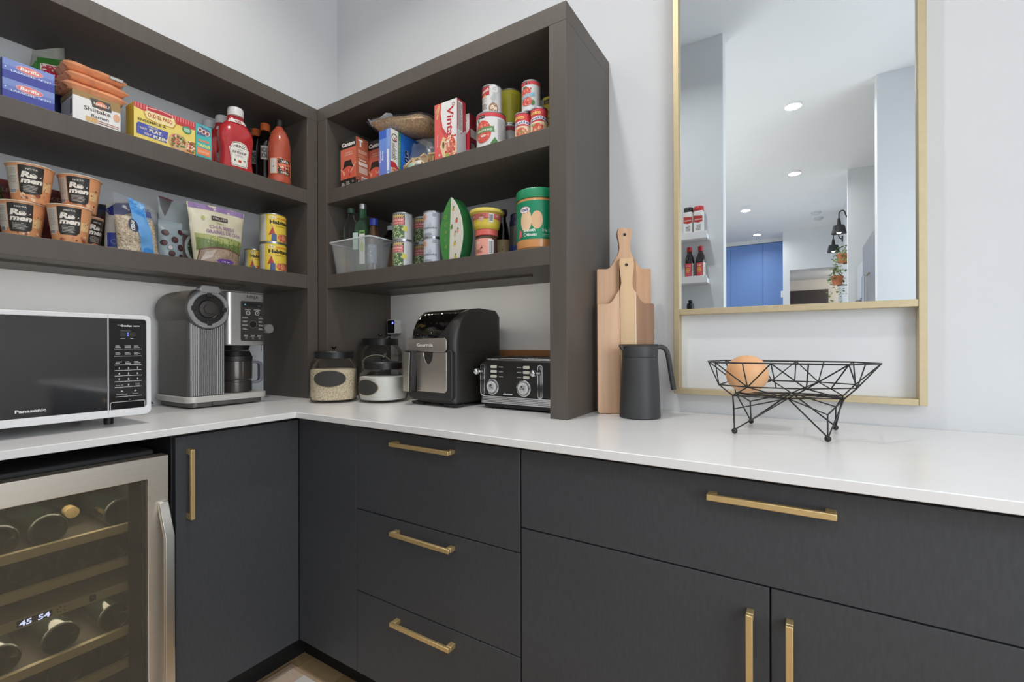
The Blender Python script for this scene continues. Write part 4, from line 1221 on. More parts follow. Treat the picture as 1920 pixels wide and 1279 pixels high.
obj('cap', MB().lathe([(0.0125, 0.2522), (0.0145, 0.253), (0.0145, 0.272), (0.012, 0.274)], mat('#3c5a48', 0.4), seg=20), t)
t = thing('oil_bottle', 'tall green-necked oil bottle with white label in the plastic bin', 'bottle', (0.555, -0.300, ZB), 18)
obj('bottle', MB().lathe([(0.026, 0), (0.029, 0.004), (0.030, 0.155), (0.026, 0.19), (0.014, 0.216), (0.0125, 0.257)], M_gglass, seg=32, sup=5), t)
obj('oil', MB().lathe([(0.0255, 0.004), (0.0275, 0.006), (0.028, 0.07), (0.001, 0.071)], mat('#a3a05a', 0.2, var=0.03), seg=24, sup=5), t)
obj('neck_sleeve', MB().lathe([(0.0142, 0.220), (0.0136, 0.256)], mat('#3d6f50', 0.35), seg=20), t)
obj('cap', MB().lathe([(0.0135, 0.2572), (0.0158, 0.258), (0.0158, 0.278), (0.0135, 0.280)], M_tin, seg=20), t)
p = Print(planar((0, -0.0303, 0)))
p.rect(0.002, 0.03, 0.027, 0.165, '#e0e2da').rect(0.002, 0.152, 0.027, 0.166, '#6fa354').ell(0.015, 0.156, 0.009, 0.003, '#3f4f2c').ell(0.015, 0.10, 0.008, 0.022, '#b8c274').lines(0.005, 0.125, 0.025, 0.147, 4, '#a5a8a0')
p.done(t)
p = Print(planar((0, -0.0303, 0)))
p.rect(-0.027, 0.09, -0.004, 0.158, '#b9d2c6')
p.done(t, 'side_label')
t = thing('sauce_bottle', 'brown bottle with blue cap at right in the plastic bin', 'bottle', (0.612, -0.294, ZB), 10)
obj('bottle', MB().lathe([(0.023, 0), (0.026, 0.004), (0.026, 0.115), (0.022, 0.14), (0.017, 0.165), (0.013, 0.185)], mat('#4a2f1c', 0.12, coat=0.4), seg=28), t)
obj('cap', MB().lathe([(0.0135, 0.1852), (0.0165, 0.186), (0.0165, 0.211), (0.0145, 0.213)], mat('#2b3f9c', 0.35), seg=20), t)
p = Print(round_(0.0263))
p.rect(-0.03, 0.03, 0.03, 0.105, '#6f7b88').specks(-0.025, 0.035, 0.025, 0.10, 22, ['#394a5c', '#c9ced2', '#8d97a3'], 0.003, 0.006)
p.done(t)
t = thing('sauce_bottle', 'dark bottle with white cap and copper label behind the bin', 'bottle', (0.602, -0.192, S3), 20)
obj('bottle', MB().lathe([(0.034, 0), (0.0365, 0.004), (0.0365, 0.135), (0.028, 0.165), (0.016, 0.182), (0.014, 0.190)], mat('#1c1d16', 0.14, coat=0.4), seg=28), t)
obj('cap', MB().lathe([(0.0145, 0.1902), (0.0165, 0.191), (0.0165, 0.208), (0.0145, 0.210)], mat('#c7cbcf', 0.4), seg=20), t)
p = Print(round_(0.0368))
p.rect(-0.05, 0.012, 0.05, 0.112, '#b9835a').rect(-0.05, 0.012, 0.05, 0.026, '#d7a478')
p.done(t)

def peas(x, y, z, rz, label):
    t = thing('pea_can', label, 'can', (x, y, z), rz, 'silver pea cans with red labels')
    can(t, 0.0365, 0.1045, '#c9cacb', rough=0.28)
    p = Print(round_(0.0367))
    p.rect(-0.052, 0.006, 0.018, 0.0985, '#b9bfb0', 2).rect(-0.046, 0.082, 0.018, 0.0985, '#3d372e', 2.3).rect(-0.046, 0.056, 0.018, 0.083, '#3d372e', 2.3)
    p.layer = 3
    p.text('LE SIEUR', -0.014, 0.0855, 0.0105, '#e3b863', width=0.056, bold=0.05)
    p.rect(-0.043, 0.058, 0.015, 0.0815, '#cf6a66').text('PETITS POIS', -0.014, 0.0715, 0.0075, '#f6e3df', width=0.050, bold=0.03).text('NO ADDED SALT', -0.014, 0.0615, 0.0065, '#f2d9d5', width=0.050, bold=0.02)
    p.rect(-0.050, 0.008, 0.016, 0.054, '#4f6a45').specks(-0.049, 0.010, 0.014, 0.053, 130, ['#a9bd84', '#7f9a62', '#c9d6a8', '#5f7c4c', '#dfe6c8'], 0.0016, 0.0036)
    p.ell(0.019, 0.042, 0.0095, 0.0105, '#cfc957', 6).lines(0.013, 0.037, 0.025, 0.047, 3, '#8f8a38')
    p.done(t)
    return t
p1 = peas(0.773, -0.2925, S3, 24, 'silver pea can with red label, bottom of the front pea stack')
dup(p1, (0.7735, -0.293, S3 + 0.1047), 30, 'silver pea can with red label, top of the front pea stack')
dup(p1, (0.800, -0.2065, S3, ), 26, 'silver pea can with red label, bottom of the rear pea stack')
dup(p1, (0.7995, -0.2065, S3 + 0.1047), 28, 'silver pea can with red label, top of the rear pea stack')

def milk(z, rz, label):
    t = thing('formula_can', label, 'can', (0.9235, -0.2895, z), rz, 'pale blue white cans with orange dot')
    can(t, 0.0325, 0.0965, '#c6cbd6')
    p = Print(round_(0.0327))
    p.rect(-0.055, 0.0065, 0.045, 0.0905, '#c6cbd6')
    p.ell(-0.026, 0.0735, 0.0135, 0.0165, '#e89a58').lines(-0.032, 0.067, -0.018, 0.081, 3, '#b9703a')
    p.lines(0.010, 0.076, 0.028, 0.090, 3, '#5c5f68').ring(0.0, 0.046, 0.005, 0.0009, '#55585f', n=18, a0=120, a1=400).text('i', 0.002, 0.048, 0.011, '#55585f')
    p.text('SOURSOURCE', 0.0, 0.031, 0.0085, '#4a4d55', width=0.052, bold=0.02).lines(-0.022, 0.008, 0.01, 0.018, 2, '#7d828d')
    p.done(t)
    return t
m1 = milk(S3, 22, 'pale white can with orange dot, bottom of its stack beside the green tin')
dup(m1, (0.9235, -0.2895, S3 + 0.0967), 22, 'pale white can with orange dot, top of its stack beside the green tin')

# the almond-shaped green tin
t = thing('leaf_tin', 'green almond-shaped tin with white fruit-print stripe standing on end', 'tin', (1.043, -0.290, S3), -6)
NZ = 26
def alm(k, c):   # half width of the tin at height fraction k
    if k < 0.40:
        return c * (1 - 0.36 * ((0.40 - k) / 0.40) ** 1.7)
    return max(0.0015, c * (1 - ((k - 0.40) / 0.60) ** 2.0) ** 0.80)
HT = 0.222
def side_strip(name, m, sx, y0, y1):
    q = MB()
    L = [(sx(k / NZ)[0], HT * k / NZ) for k in range(NZ + 1)]
    Rr = [(sx(k / NZ)[1], HT * k / NZ) for k in range(NZ + 1)]
    q.prism(L + Rr[::-1], y0, y1, m, axis='y')
    return obj(name, q, t, bevel=0.002)
W = 0.057
M_lg, M_dg = mat('#4b8f4b', 0.35, var=0.06, scale=30), mat('#2c6a3b', 0.4, var=0.05)
side_strip('left_half', M_lg, lambda k: (-alm(k, W), -0.006 + 0.010 * (k - 0.5)), -0.0340, -0.0306)
side_strip('right_half', mat('#e3e0d3', 0.4, var=0.03), lambda k: (-0.0055 + 0.010 * (k - 0.5), alm(k, W)), -0.0340, -0.0306)
side_strip('back_shell', M_dg, lambda k: (-alm(k, W) * 0.99, alm(k, W) * 1.0), -0.0304, 0.018)
p = Print(planar((0, -0.034, 0)))
p.poly([(-0.003 + 0.010 * (k / 20 - 0.5), HT * k / 20) for k in range(20)] + [(alm(k / 20, W) * 0.90, HT * k / 20) for k in range(19, -1, -1)], '#e3e0d3')
for u, v, a in ((0.012, 0.178, '#c9b95a'), (0.028, 0.135, '#d8655c'), (0.018, 0.056, '#d9b850'), (0.004, 0.116, '#6f8a4c'), (0.022, 0.012, '#c9b95a'), (0.033, 0.10, '#e3a59a'), (0.02, 0.09, '#d9d0b0')):
    p.ell(u, v, 0.006, 0.007, a).ell(u + 0.002, v + 0.008, 0.003, 0.0035, '#55703c')
p.done(t)
p = Print(planar((0, -0.034, 0)))
for k, ch in enumerate('OCALA'):
    p.text(ch, -0.029 - 0.002 * (k == 0), 0.150 - k * 0.026, 0.020, '#9fae54', rot=-12, shear=0.3)
p.done(t, 'raised_lettering')

t = thing('cookie_tub', 'yellow rimmed tub with pink label standing on red-lidded jar', 'tub', (1.168, -0.290, S3 + 0.0932), 20)
obj('tub', MB().lathe([(0.037, 0), (0.041, 0.004), (0.0445, 0.014), (0.0445, 0.018), (0.0485, 0.050)], mat('#dfc94e', 0.4, var=0.03), seg=36), t)
obj('lid', MB().lathe([(0.0486, 0.0502), (0.0575, 0.054), (0.0585, 0.058), (0.056, 0.065), (0.050, 0.0668), (0.0, 0.067)], mat('#e6d264', 0.4, var=0.03), seg=36), t)
p = Print(round_(0.0465, taper=((0.018, 0.0447), (0.050, 0.0487))))
p.rect(-0.085, 0.034, 0.085, 0.0485, '#d97472').rect(-0.085, 0.031, 0.085, 0.034, '#b9504e').text('PICCHI', -0.044, 0.038, 0.0085, '#f3dcd0', width=0.026, bold=0.03)
p.ell(-0.006, 0.031, 0.0095, 0.0085, '#e9b9a2').poly([(-0.016, 0.036), (-0.004, 0.046), (0.006, 0.038)], '#a9604c').bars(0.020, 0.020, 0.036, 0.0475, n=9).text('TIP', 0.050, 0.039, 0.007, '#f3dcd0', bold=0.03)
p.done(t)
t = thing('spread_jar', 'pink labelled jar with red lid under the yellow tub', 'jar', (1.168, -0.290, S3), 20)
obj('jar_body', MB().lathe([(0.034, 0), (0.037, 0.004), (0.037, 0.064), (0.034, 0.072)], mat('#5b4436', 0.2, var=0.05), seg=36), t)
obj('lid', MB().lathe([(0.036, 0.0722), (0.0385, 0.073), (0.0385, 0.0915), (0.036, 0.093)], mat('#dd6a60', 0.4), seg=36), t)
p = Print(round_(0.0373))
p.rect(-0.045, 0.004, 0.028, 0.061, '#eba594').text('LAIT', -0.024, 0.044, 0.009, '#f7e9e2', width=0.020, bold=0.03).bars(0.016, 0.006, 0.034, 0.058, n=9).lines(-0.034, 0.014, -0.004, 0.026, 3, '#8a4f44').poly([(-0.016, 0.026), (-0.006, 0.036), (-0.004, 0.028)], '#6a3a34')
p.done(t)
t = thing('vinegar_bottle', 'dark bottle with cream label behind the yellow tub', 'bottle', (1.157, -0.192, S3), 20)
t.location.x = 1.170
obj('bottle', MB().lathe([(0.022, 0), (0.025, 0.004), (0.025, 0.085), (0.020, 0.12), (0.012, 0.15), (0.0115, 0.165)], mat('#15120f', 0.15, coat=0.4), seg=26), t)
obj('wire_cap', MB().lathe([(0.0125, 0.1652), (0.0155, 0.168), (0.0165, 0.178), (0.013, 0.189), (0.0, 0.1905)], mat('#55524c', 0.35, 0.7), seg=18), t)
p = Print(round_(0.0253))
p.rect(-0.034, 0.006, 0.034, 0.078, '#cdb58c').poly([(-0.004, 0.04), (0.008, 0.054), (0.012, 0.046), (0.004, 0.038)], '#9a3a30').rect(-0.034, 0.006, -0.014, 0.078, '#e0d3b4')
p.done(t)
t = thing('soda_bottle', 'navy bottle with blue label left of the green peanut butter jar', 'bottle', (1.2325, -0.200, S3), 20)
obj('bottle', MB().lathe([(0.021, 0), (0.0235, 0.004), (0.0235, 0.11), (0.0225, 0.118)], mat('#5d5f58', 0.15, coat=0.4), seg=24), t)
obj('cap', MB().lathe([(0.023, 0.1182), (0.0245, 0.119), (0.0245, 0.135), (0.0215, 0.140), (0.0215, 0.158), (0.019, 0.161)], mat('#252b4f', 0.3), seg=24), t)
p = Print(round_(0.0238))
p.rect(-0.036, 0.004, 0.036, 0.048, '#2b3f8f').rect(-0.012, 0.006, 0.004, 0.03, '#5f78c4')
p.done(t)
t = thing('grey_carton', 'slim grey carton behind the green tin', 'carton', (1.108, -0.172, S3), 0)
carton(t, 0.058, 0.05, 0.140, '#a9adb2')
p = Print(planar((0, -0.025, 0)))
p.rect(-0.026, 0.012, 0.027, 0.05, '#5d6a78').lines(-0.02, 0.06, 0.02, 0.12, 6, '#d3d6d9')
p.done(t)
t = thing('dropper_bottle', 'small bottle with red cap behind the green tin', 'bottle', (1.095, -0.105, S3), 0)
obj('bottle', MB().lathe([(0.018, 0), (0.02, 0.004), (0.02, 0.14), (0.008, 0.155)], mat('#6b6f72', 0.3), seg=20), t)
obj('cap', MB().lathe([(0.0085, 0.1552), (0.0095, 0.156), (0.0085, 0.19), (0.006, 0.193)], mat('#b9343c', 0.4), seg=16), t)

t = thing('peanut_butter_jar', 'big green-lidded peanut butter jar beside the shelf post', 'jar', (1.3615, -0.281, S3), 24)
obj('jar_body', MB().lathe([(0.060, 0), (0.0655, 0.006), (0.0675, 0.022), (0.0675, 0.150), (0.066, 0.157)], mat('#d9995f', 0.25, var=0.04, coat=0.3), seg=48), t)
obj('lid', MB().lathe([(0.066, 0.1575), (0.0685, 0.1585), (0.0685, 0.184), (0.066, 0.1885), (0.0, 0.189)], mat('#1c8a5c', 0.35, var=0.03), seg=48), t)
p = Print(round_(0.0677))
p.rect(-0.13, 0.030, 0.13, 0.149, '#128a63')
p.ell(-0.032, 0.088, 0.020, 0.034, '#eccaa2', 2).ell(0.004, 0.088, 0.018, 0.028, '#e3b98e', 1.7)
p.layer = 3
p.ell(-0.036, 0.121, 0.019, 0.0105, '#d88f8f').ell(-0.036, 0.121, 0.0175, 0.009, '#f3eef0').text('kraft', -0.036, 0.1175, 0.0125, '#3a3a78', width=0.026, bold=0.03)
p.text('Smooth', -0.021, 0.053, 0.0135, '#eef5ee', width=0.040, bold=0.03).text('Crémeux', -0.018, 0.0395, 0.0135, '#eef5ee', width=0.044, bold=0.03)
p.text('2 kg', 0.028, 0.053, 0.010, '#e3f0e6', width=0.016, bold=0.02).rect(0.040, 0.050, 0.047, 0.064, '#6fb79a').lines(0.020, 0.037, 0.046, 0.046, 2, '#7fc0a5')
p.poly([(-0.062, 0.04), (-0.055, 0.066), (-0.050, 0.056), (-0.044, 0.056), (-0.047, 0.048), (-0.045, 0.038), (-0.052, 0.040), (-0.056, 0.034)], '#dc6f76')
p.rect(0.066, 0.05, 0.082, 0.135, '#d9e3dc').lines(0.068, 0.055, 0.080, 0.13, 12, '#7d8f86')
p.done(t)
# ------------------------------------------------------------------ on the worktop
# microwave: local x to the right along the wall, front at y = -0.2
t = thing('microwave', 'white and black microwave oven with keypad on the left worktop', 'microwave', (0.30, -1.2805, H), 90)
obj('housing', MB().box(-0.269, 0.269, -0.188, 0.2, 0.03, 0.304, M_white), t, bevel=0.006)
fr = MB()
def yring(mb, outer, inner, y0, y1, m):
    n_ = len(outer)
    vs_ = [(a, y, b_) for y in (y0, y1) for a, b_ in outer] + [(a, y, b_) for y in (y0, y1) for a, b_ in inner]
    fs = []
    for i in range(n_):
        j = (i + 1) % n_
        fs += [(i, j, 2 * n_ + j, 2 * n_ + i), (n_ + j, n_ + i, 3 * n_ + i, 3 * n_ + j), (i, n_ + i, n_ + j, j), (2 * n_ + i, 2 * n_ + j, 3 * n_ + j, 3 * n_ + i)]
    return mb.add(vs_, fs, m)
yring(fr, rrect(0.542, 0.279, 0.014, 5, 0, 0.1665), rrect(0.522, 0.2475, 0.008, 5, -0.001, 0.1705), -0.2, -0.188, M_white)
obj('bezel', fr, t, bevel=0.0015)
dr = obj('door', MB().box(-0.260, 0.1725, -0.1985, -0.1882, 0.0475, 0.2935, mat('#141416', 0.05, coat=1.0, spec=1.0)), t)
p = Print(planar((0, -0.1986, 0)))
p.rect(-0.24, 0.07, 0.105, 0.25, mat('#1b1b1d', 0.06, coat=1.0, spec=1.0))
p.text('Panasonic', 0.027, 0.060, 0.0105, '#dcdcdc', width=0.054, bold=0.035)
p.done(dr, 'brand_lettering')
obj('door_edge', MB().box(0.1728, 0.1752, -0.2005, -0.188, 0.036, 0.304, mat('#d5d2da', 0.4, var=0.01)), t)
cp = obj('control_panel', MB().box(0.1756, 0.2595, -0.1985, -0.1882, 0.0475, 0.2935, mat('#101012', 0.10, coat=0.3)), t)
p = Print(planar((0.2175, -0.1986, 0)))
p.text('the', -0.0205, 0.276, 0.0035, '#cfcfcf').text('Genius', -0.004, 0.2735, 0.0070, '#e8e8e8', width=0.026, bold=0.05).text('1200W', 0.0195, 0.2738, 0.0045, '#e8e8e8', width=0.016, bold=0.05)
p.rect(-0.018, 0.246, 0.018, 0.258, '#241f1b').text('8', -0.011, 0.247, 0.011, '#3f342a', width=0.009).text('8', 0.010, 0.247, 0.011, '#3f342a', width=0.009)
blue = mat('#5f74f2', 0.4, emit=3.0)
p.rect(-0.0015, 0.2535, 0.0015, 0.2565, blue).rect(-0.0015, 0.2480, 0.0015, 0.2510, blue)
p.lines(-0.016, 0.261, 0.012, 0.264, 1, '#77756f').lines(-0.016, 0.240, -0.006, 0.243, 1, '#a0a0a0').lines(0.005, 0.240, 0.012, 0.243, 1, '#d8d8d8')
W3 = (-0.0205, 0.0, 0.0205)
for r_, z in enumerate((0.2115, 0.192, 0.168, 0.153, 0.138, 0.1225, 0.107)):
    for c_ in range(3):
        u = W3[c_]
        p.rect(u - 0.0098, z - 0.0005, u + 0.0098, z + 0.0009, '#c9c9c6')
        if r_ < 3:
            p.lines(u - 0.0075, z + 0.004, u + 0.0075, z + 0.0115, 2 if r_ != 1 else 3, '#bdbdb9', jag=0.4)
for k, s_ in enumerate('123456789'):
    p.text(s_, W3[k % 3], 0.1567 - (k // 3) * 0.0152, 0.0075, '#d6d6d3', bold=0.03)
p.text('Quick 30', W3[0], 0.111, 0.0045, '#d6d6d3', width=0.016).text('0', W3[1], 0.1105, 0.0075, '#d6d6d3', bold=0.03).text('Timer', W3[2], 0.1135, 0.004, '#d6d6d3', width=0.011).text('Clock', W3[2], 0.1088, 0.004, '#d6d6d3', width=0.011)
for u, s_ in ((-0.015, 'Stop/Reset'), (0.015, 'Start')):
    p.ell(u, 0.096, 0.0028, 0.0022, '#b9b9b5').text(s_, u, 0.0865, 0.0045, '#d6d6d3', width=0.024 if s_ != 'Start' else 0.013).rect(u - 0.0145, 0.0808, u + 0.0145, 0.0822, '#c9c9c6')
p.lines(0.0, 0.072, 0.006, 0.0745, 1, '#d6d6d3').lines(0.020, 0.0682, 0.040, 0.0702, 1, '#9a9a97', jag=0)
p.done(cp, 'key_print')
q = MB()
yring(q, rrect(0.079, 0.034, 0.005, 4, 0.2175, 0.0508 + 0.0), rrect(0.0755, 0.0305, 0.004, 4, 0.2175, 0.0508), -0.1992, -0.1986, mat('#bdbdbb', 0.35, 0.3))
obj('door_button', q, cp)
for u in (-0.2, 0.2):
    for y in (-0.115, 0.15):
        obj('foot', MB().cyl((u, y, 0), 0.011, 0.0305, M_black, seg=14), t)

# coffee machine
t = thing('coffee_maker', 'grey ribbed coffee machine with round brew ring and silver head', 'coffee maker', (0.155, -0.6875, H), 90)
M_gm = mat('#62605d', 0.42, 0.35, var=0.05, scale=120)
M_gmb = mat('#8b8a89', 0.36, 0.55, var=0.04, scale=90)
M_sil = mat('#bdbbb8', 0.32, 0.75, var=0.03, scale=120, stretch=(1, 1, 0.1))
obj('base_tray', MB().prism(rrect(0.286, 0.272, 0.03, 6), 0.020, 0.042, mat('#c9c6c1', 0.4, 0.2, var=0.02)), t, bevel=0.003)
obj('base_foot', MB().prism(rrect(0.262, 0.250, 0.028, 6), 0.004, 0.0198, M_gm), t)
obj('drip_lip', MB().box(-0.06, 0.012, -0.1325, -0.1245, 0.006, 0.0198, M_gm), t, bevel=0.002)
for u in (-0.10, 0.10):
    for y in (-0.09, 0.10):
        obj('foot', MB().cyl((u, y, 0), 0.012, 0.0039, M_black, seg=12), t)
q = MB()
q.prism(rrect(0.122, 0.245, 0.02, 5, -0.0755, -0.001), 0.0425, 0.352, M_gm)
obj('tower', q, t, bevel=0.002)
q = MB()
for k in range(17):
    u = -0.124 + k * 0.0064
    q = MB().lathe([(0.0027, 0.044), (0.0027, 0.300)], M_gmb, (u, -0.1258, 0), seg=8)
    obj('rib', q, t)
obj('rib_panel', MB().box(-0.130, -0.0165, -0.1255, -0.1185, 0.0435, 0.345, M_gmb), t, bevel=0.002)
obj('tank_seam', MB().box(-0.1369, -0.0148, -0.1236, -0.1187, 0.1745, 0.1755, M_gm), t)
obj('barrel', MB().lathe([(0.070, 0.115), (0.0745, 0.105), (0.0745, -0.126), (0.071, -0.132)], M_gm, (-0.0745, 0, 0.351), seg=40, axis='y'), t)
obj('brew_ring', MB().lathe([(0.0525, -0.1322), (0.0665, -0.1322), (0.068, -0.138), (0.064, -0.1425), (0.0545, -0.1425), (0.0525, -0.139)], mat('#b5b6b8', 0.3, 0.6, var=0.02), (-0.0745, 0, 0.351), seg=44, axis='y', cap=False), t)
obj('brew_cavity', MB().lathe([(0.0520, -0.1325), (0.0520, -0.1355), (0.034, -0.1365), (0.0297, -0.1332)], mat('#262423', 0.35, var=0.05), (-0.0745, 0, 0.351), seg=36, axis='y', cap=False), t)
obj('brew_plug', MB().lathe([(0.0295, -0.1326), (0.0295, -0.1365), (0.018, -0.138), (0.017, -0.144), (0.0, -0.1445)], mat('#3d3a38', 0.4, var=0.05), (-0.0745, 0, 0.351), seg=28, axis='y'), t)
for a in (0, 90, 180, 270):
    ca, sa = math.cos(R(a)), math.sin(R(a))
    obj('ring_tab', MB().box(-0.0745 + 0.051 * ca - 0.0085, -0.0745 + 0.051 * ca + 0.0085, -0.1432, -0.1368, 0.351 + 0.051 * sa - 0.0085, 0.351 + 0.051 * sa + 0.0085, mat('#2b2928', 0.4)), t, bevel=0.002)
q = MB().prism([(-0.104, 0.408), (-0.110, 0.419), (-0.102, 0.434), (-0.047, 0.434), (-0.039, 0.419), (-0.045, 0.408)], -0.150, -0.118, mat('#b5b6b8', 0.3, 0.6, var=0.02), axis='y')
obj('release_latch', q, t, bevel=0.003)
obj('head', MB().prism(rrect(0.151, 0.262, 0.022, 6, 0.061, 0.0), 0.222, 0.424, M_sil), t, bevel=0.005)
obj('back_column', MB().prism(rrect(0.130, 0.09, 0.015, 5, 0.061, 0.078), 0.0422, 0.2218, M_sil), t)
pn = obj('control_panel', MB().prism(rrect(0.088, 0.151, 0.006, 4, 0.082, 0.3145), -0.1335, -0.1305, mat('#33302e', 0.28, var=0.03), axis='y'), t)
p = Print(planar((0.082, -0.1336, 0.3145)))
p.rect(-0.0425, -0.074, 0.0425, 0.074, '#33302e').rect(-0.037, 0.052, 0.037, 0.068, '#1d1b1b').ell(-0.029, 0.062, 0.0025, 0.002, mat('#4fb0c9', 0.4, emit=1.0)).text('Y Y', 0.026, 0.056, 0.008, '#8a8783')
for u in (-0.017, 0.017):
    p.ring(u, 0.031, 0.0062, 0.0018, '#d9d6d2').ell(u, 0.031, 0.002, 0.002, '#d9d6d2').lines(u - 0.012, 0.042, u + 0.012, 0.047, 2, '#c9c5c0')
p.ring(0.001, -0.012, 0.0135, 0.0016, '#6f6b68').ell(0.001, -0.012, 0.013, 0.013, '#0f0e0e')
for k in range(4):
    p.lines(-0.040 + 0.002 * (k % 2), 0.010 - k * 0.014, -0.018, 0.016 - k * 0.014, 2, '#c9c5c0', jag=0.3)
    p.lines(0.022, 0.010 - k * 0.014, 0.040, 0.016 - k * 0.014, 2, '#c9c5c0', jag=0.3)
for u in (-0.025, 0.0, 0.025):
    p.lines(u - 0.009, -0.058, u + 0.009, -0.051, 2, '#c9c5c0').ring(u, -0.066, 0.0025, 0.0012, '#b5b1ac', n=12)
p.done(pn, 'key_print')
p = Print(planar((0.083, -0.1312, 0)))
p.text('NINJA', 0.0, 0.402, 0.0155, '#2c2a29', width=0.044, bold=0.01)
p.done(t, 'brand_lettering')
obj('drip_nozzle', MB().lathe([(0.044, 0.204), (0.050, 0.2215)], M_black, (0.058, -0.055, 0), seg=28), t)
obj('frother_rod', MB().cyl((0.1412, -0.095, 0.20), 0.004, 0.21, M_sil, seg=10), t)
kb = MB().lathe([(0.0, -0.012), (0.017, -0.012), (0.0195, -0.008), (0.0195, 0.008), (0.017, 0.012), (0.0, 0.012)], M_sil, (0.158, -0.105, 0.288), seg=26, axis='y')
obj('frother_knob', kb, t)
obj('knob_stem', MB().lathe([(0.006, 0.1365), (0.006, 0.1388)], M_sil, (0, -0.105, 0.288), seg=12, axis='x'), t)
t = thing('coffee_carafe', 'dark smoked coffee carafe with grey handle under the silver head', 'carafe', (0.155 + 0.055, -0.6875 + 0.058, H + 0.0425), 90)
M_smoke = mat('#4a4542', 0.16, 0.45, var=0.05, scale=20, coat=0.3)
obj('jug', MB().lathe([(0.052, 0), (0.056, 0.003), (0.056, 0.038), (0.0535, 0.041), (0.0535, 0.046), (0.0565, 0.050), (0.0575, 0.105), (0.0565, 0.118)], M_smoke, seg=40), t)
obj('jug_collar', MB().lathe([(0.057, 0.1182), (0.058, 0.119), (0.058, 0.137), (0.055, 0.139)], mat('#232120', 0.4, var=0.04), seg=36), t)
obj('jug_lid', MB().lathe([(0.0545, 0.1392), (0.055, 0.140), (0.048, 0.158), (0.0, 0.159)], mat('#171615', 0.35), seg=36), t)
M_hnd = mat('#8a8894', 0.3, 0.25, var=0.03)
hp = []
for a, b_ in ((0.056, 0.112), (0.078, 0.112), (0.090, 0.110), (0.098, 0.102), (0.0985, 0.07), (0.098, 0.045), (0.090, 0.036), (0.078, 0.033), (0.056, 0.032)):
    hp.append((a, -0.012, b_))
q = MB()
for a, b_ in zip(hp, hp[1:]):
    pass
outer = [(0.0565, 0.117), (0.085, 0.117), (0.098, 0.111), (0.103, 0.100), (0.103, 0.044), (0.097, 0.032), (0.084, 0.027), (0.0545, 0.027)]
inner = [(0.0575, 0.108), (0.082, 0.108), (0.089, 0.104), (0.091, 0.097), (0.091, 0.047), (0.088, 0.040), (0.081, 0.037), (0.0555, 0.037)]
n_ = len(outer)
vs_ = [(a, y, b_) for y in (-0.011, 0.011) for a, b_ in outer + inner]
fs = []
for i in range(n_ - 1):
    o_, i_, o2, i2 = i, n_ + i, 2 * n_ + i, 3 * n_ + i
    fs += [(o_, i_, i_ + 1, o_ + 1), (o2, o2 + 1, i2 + 1, i2), (o_, o_ + 1, o2 + 1, o2), (i_, i2, i2 + 1, i_ + 1)]
fs += [(0, 2 * n_, 3 * n_, n_), (n_ - 1, 2 * n_ - 1, 4 * n_ - 1, 3 * n_ - 1)]
obj('handle', MB().add(vs_, fs, M_hnd), t, bevel=0.002)
obj('thumb_tab', MB().lathe([(0.0, 0.0585), (0.007, 0.0605), (0.007, 0.081), (0.0, 0.083)], mat('#c9c7c6', 0.3, var=0.02), (0, 0, 0.128), seg=16, axis='x', sx=0.9, sy=0.7), t)
tag(obj('power_cord', MB().tube([(0.02, -0.90, H + 0.004), (0.03, -0.885, H + 0.012), (0.012, -0.868, H + 0.022), (0.035, -0.858, H + 0.028), (0.018, -0.845, H + 0.012), (0.03, -0.836, H + 0.006), (0.012, -0.845, H + 0.024), (0.008, -0.872, H + 0.04), (0.006, -0.878, H + 0.05)], 0.0035, M_black, seg=8)),
    'coiled black power cord on the worktop between microwave and coffee machine', 'cord')

# glass storage jars
def jar(name, label, x, y, r, hb, htop, fill, rz, extra=None):
    """r belly radius, hb shoulder height, htop underside of lid"""
    t = thing(name, label, 'jar', (x, y, H), rz, 'glass storage jars with black lids')
    rn = r * 0.78
    prof = [(r * 0.82, 0.0), (r * 0.93, 0.004), (r, 0.022), (r, hb - 0.024), (r * 0.96, hb - 0.006), (rn * 1.04, hb + 0.012), (rn, hb + 0.016), (rn, htop)]
    obj('glass_body', MB().lathe([(0.0, 0.0)] + prof, M_glass, seg=48, sup=2.5, cap=False), t)
    m, hf = fill
    obj('contents', MB().lathe([(0.0, 0.0085), (r * 0.88, 0.0105), (r - 0.0055, 0.025), (r - 0.0055, hf), (r * 0.6, hf + 0.004), (0.0, hf + 0.003)], m, seg=48, sup=2.5), t)
    ld = obj('lid', MB().lathe([(rn + 0.0015, htop - 0.001), (rn + 0.004, htop), (rn + 0.004, htop + 0.024), (rn + 0.001, htop + 0.028), (0.0, htop + 0.0285)], mat('#262626', 0.38, 0.3, var=0.05), seg=44), t)
    obj('knob', MB().lathe([(0.005, htop + 0.0287), (0.0045, htop + 0.038), (0.011, htop + 0.043), (0.0105, htop + 0.047), (0.0, htop + 0.0485)], mat('#232323', 0.3, 0.3), seg=20), ld)
    return t
def oval(t, r, u, v, ru, rv, sup=2.5):
    def f(a, b_, h):
        an = a / r
        s_, c_ = math.sin(an), math.cos(an)
        q_ = 1 / (abs(s_) ** sup + abs(c_) ** sup) ** (1 / sup)
        rr = (r + h + 0.0016) * q_
        return Vector((rr * s_, -rr * c_, b_))
    f.edge = 0.007
    p = Print(f, rough=0.6)
    p.ell(u, v, ru * 1.06, rv * 1.08, mat('#b3a58c', 0.3), 1, n=28).ell(u, v, ru, rv, mat('#34332f', 0.7, var=0.06, scale=80), 5, n=28)
    p.done(t, 'chalk_label')
t = jar('storage_jar', 'glass jar of oats with oval black label beside corner post', 0.500, -0.400, 0.0905, 0.155, 0.170, (M_oats, 0.126), 46)
oval(t, 0.0905, -0.004, 0.094, 0.056, 0.031)
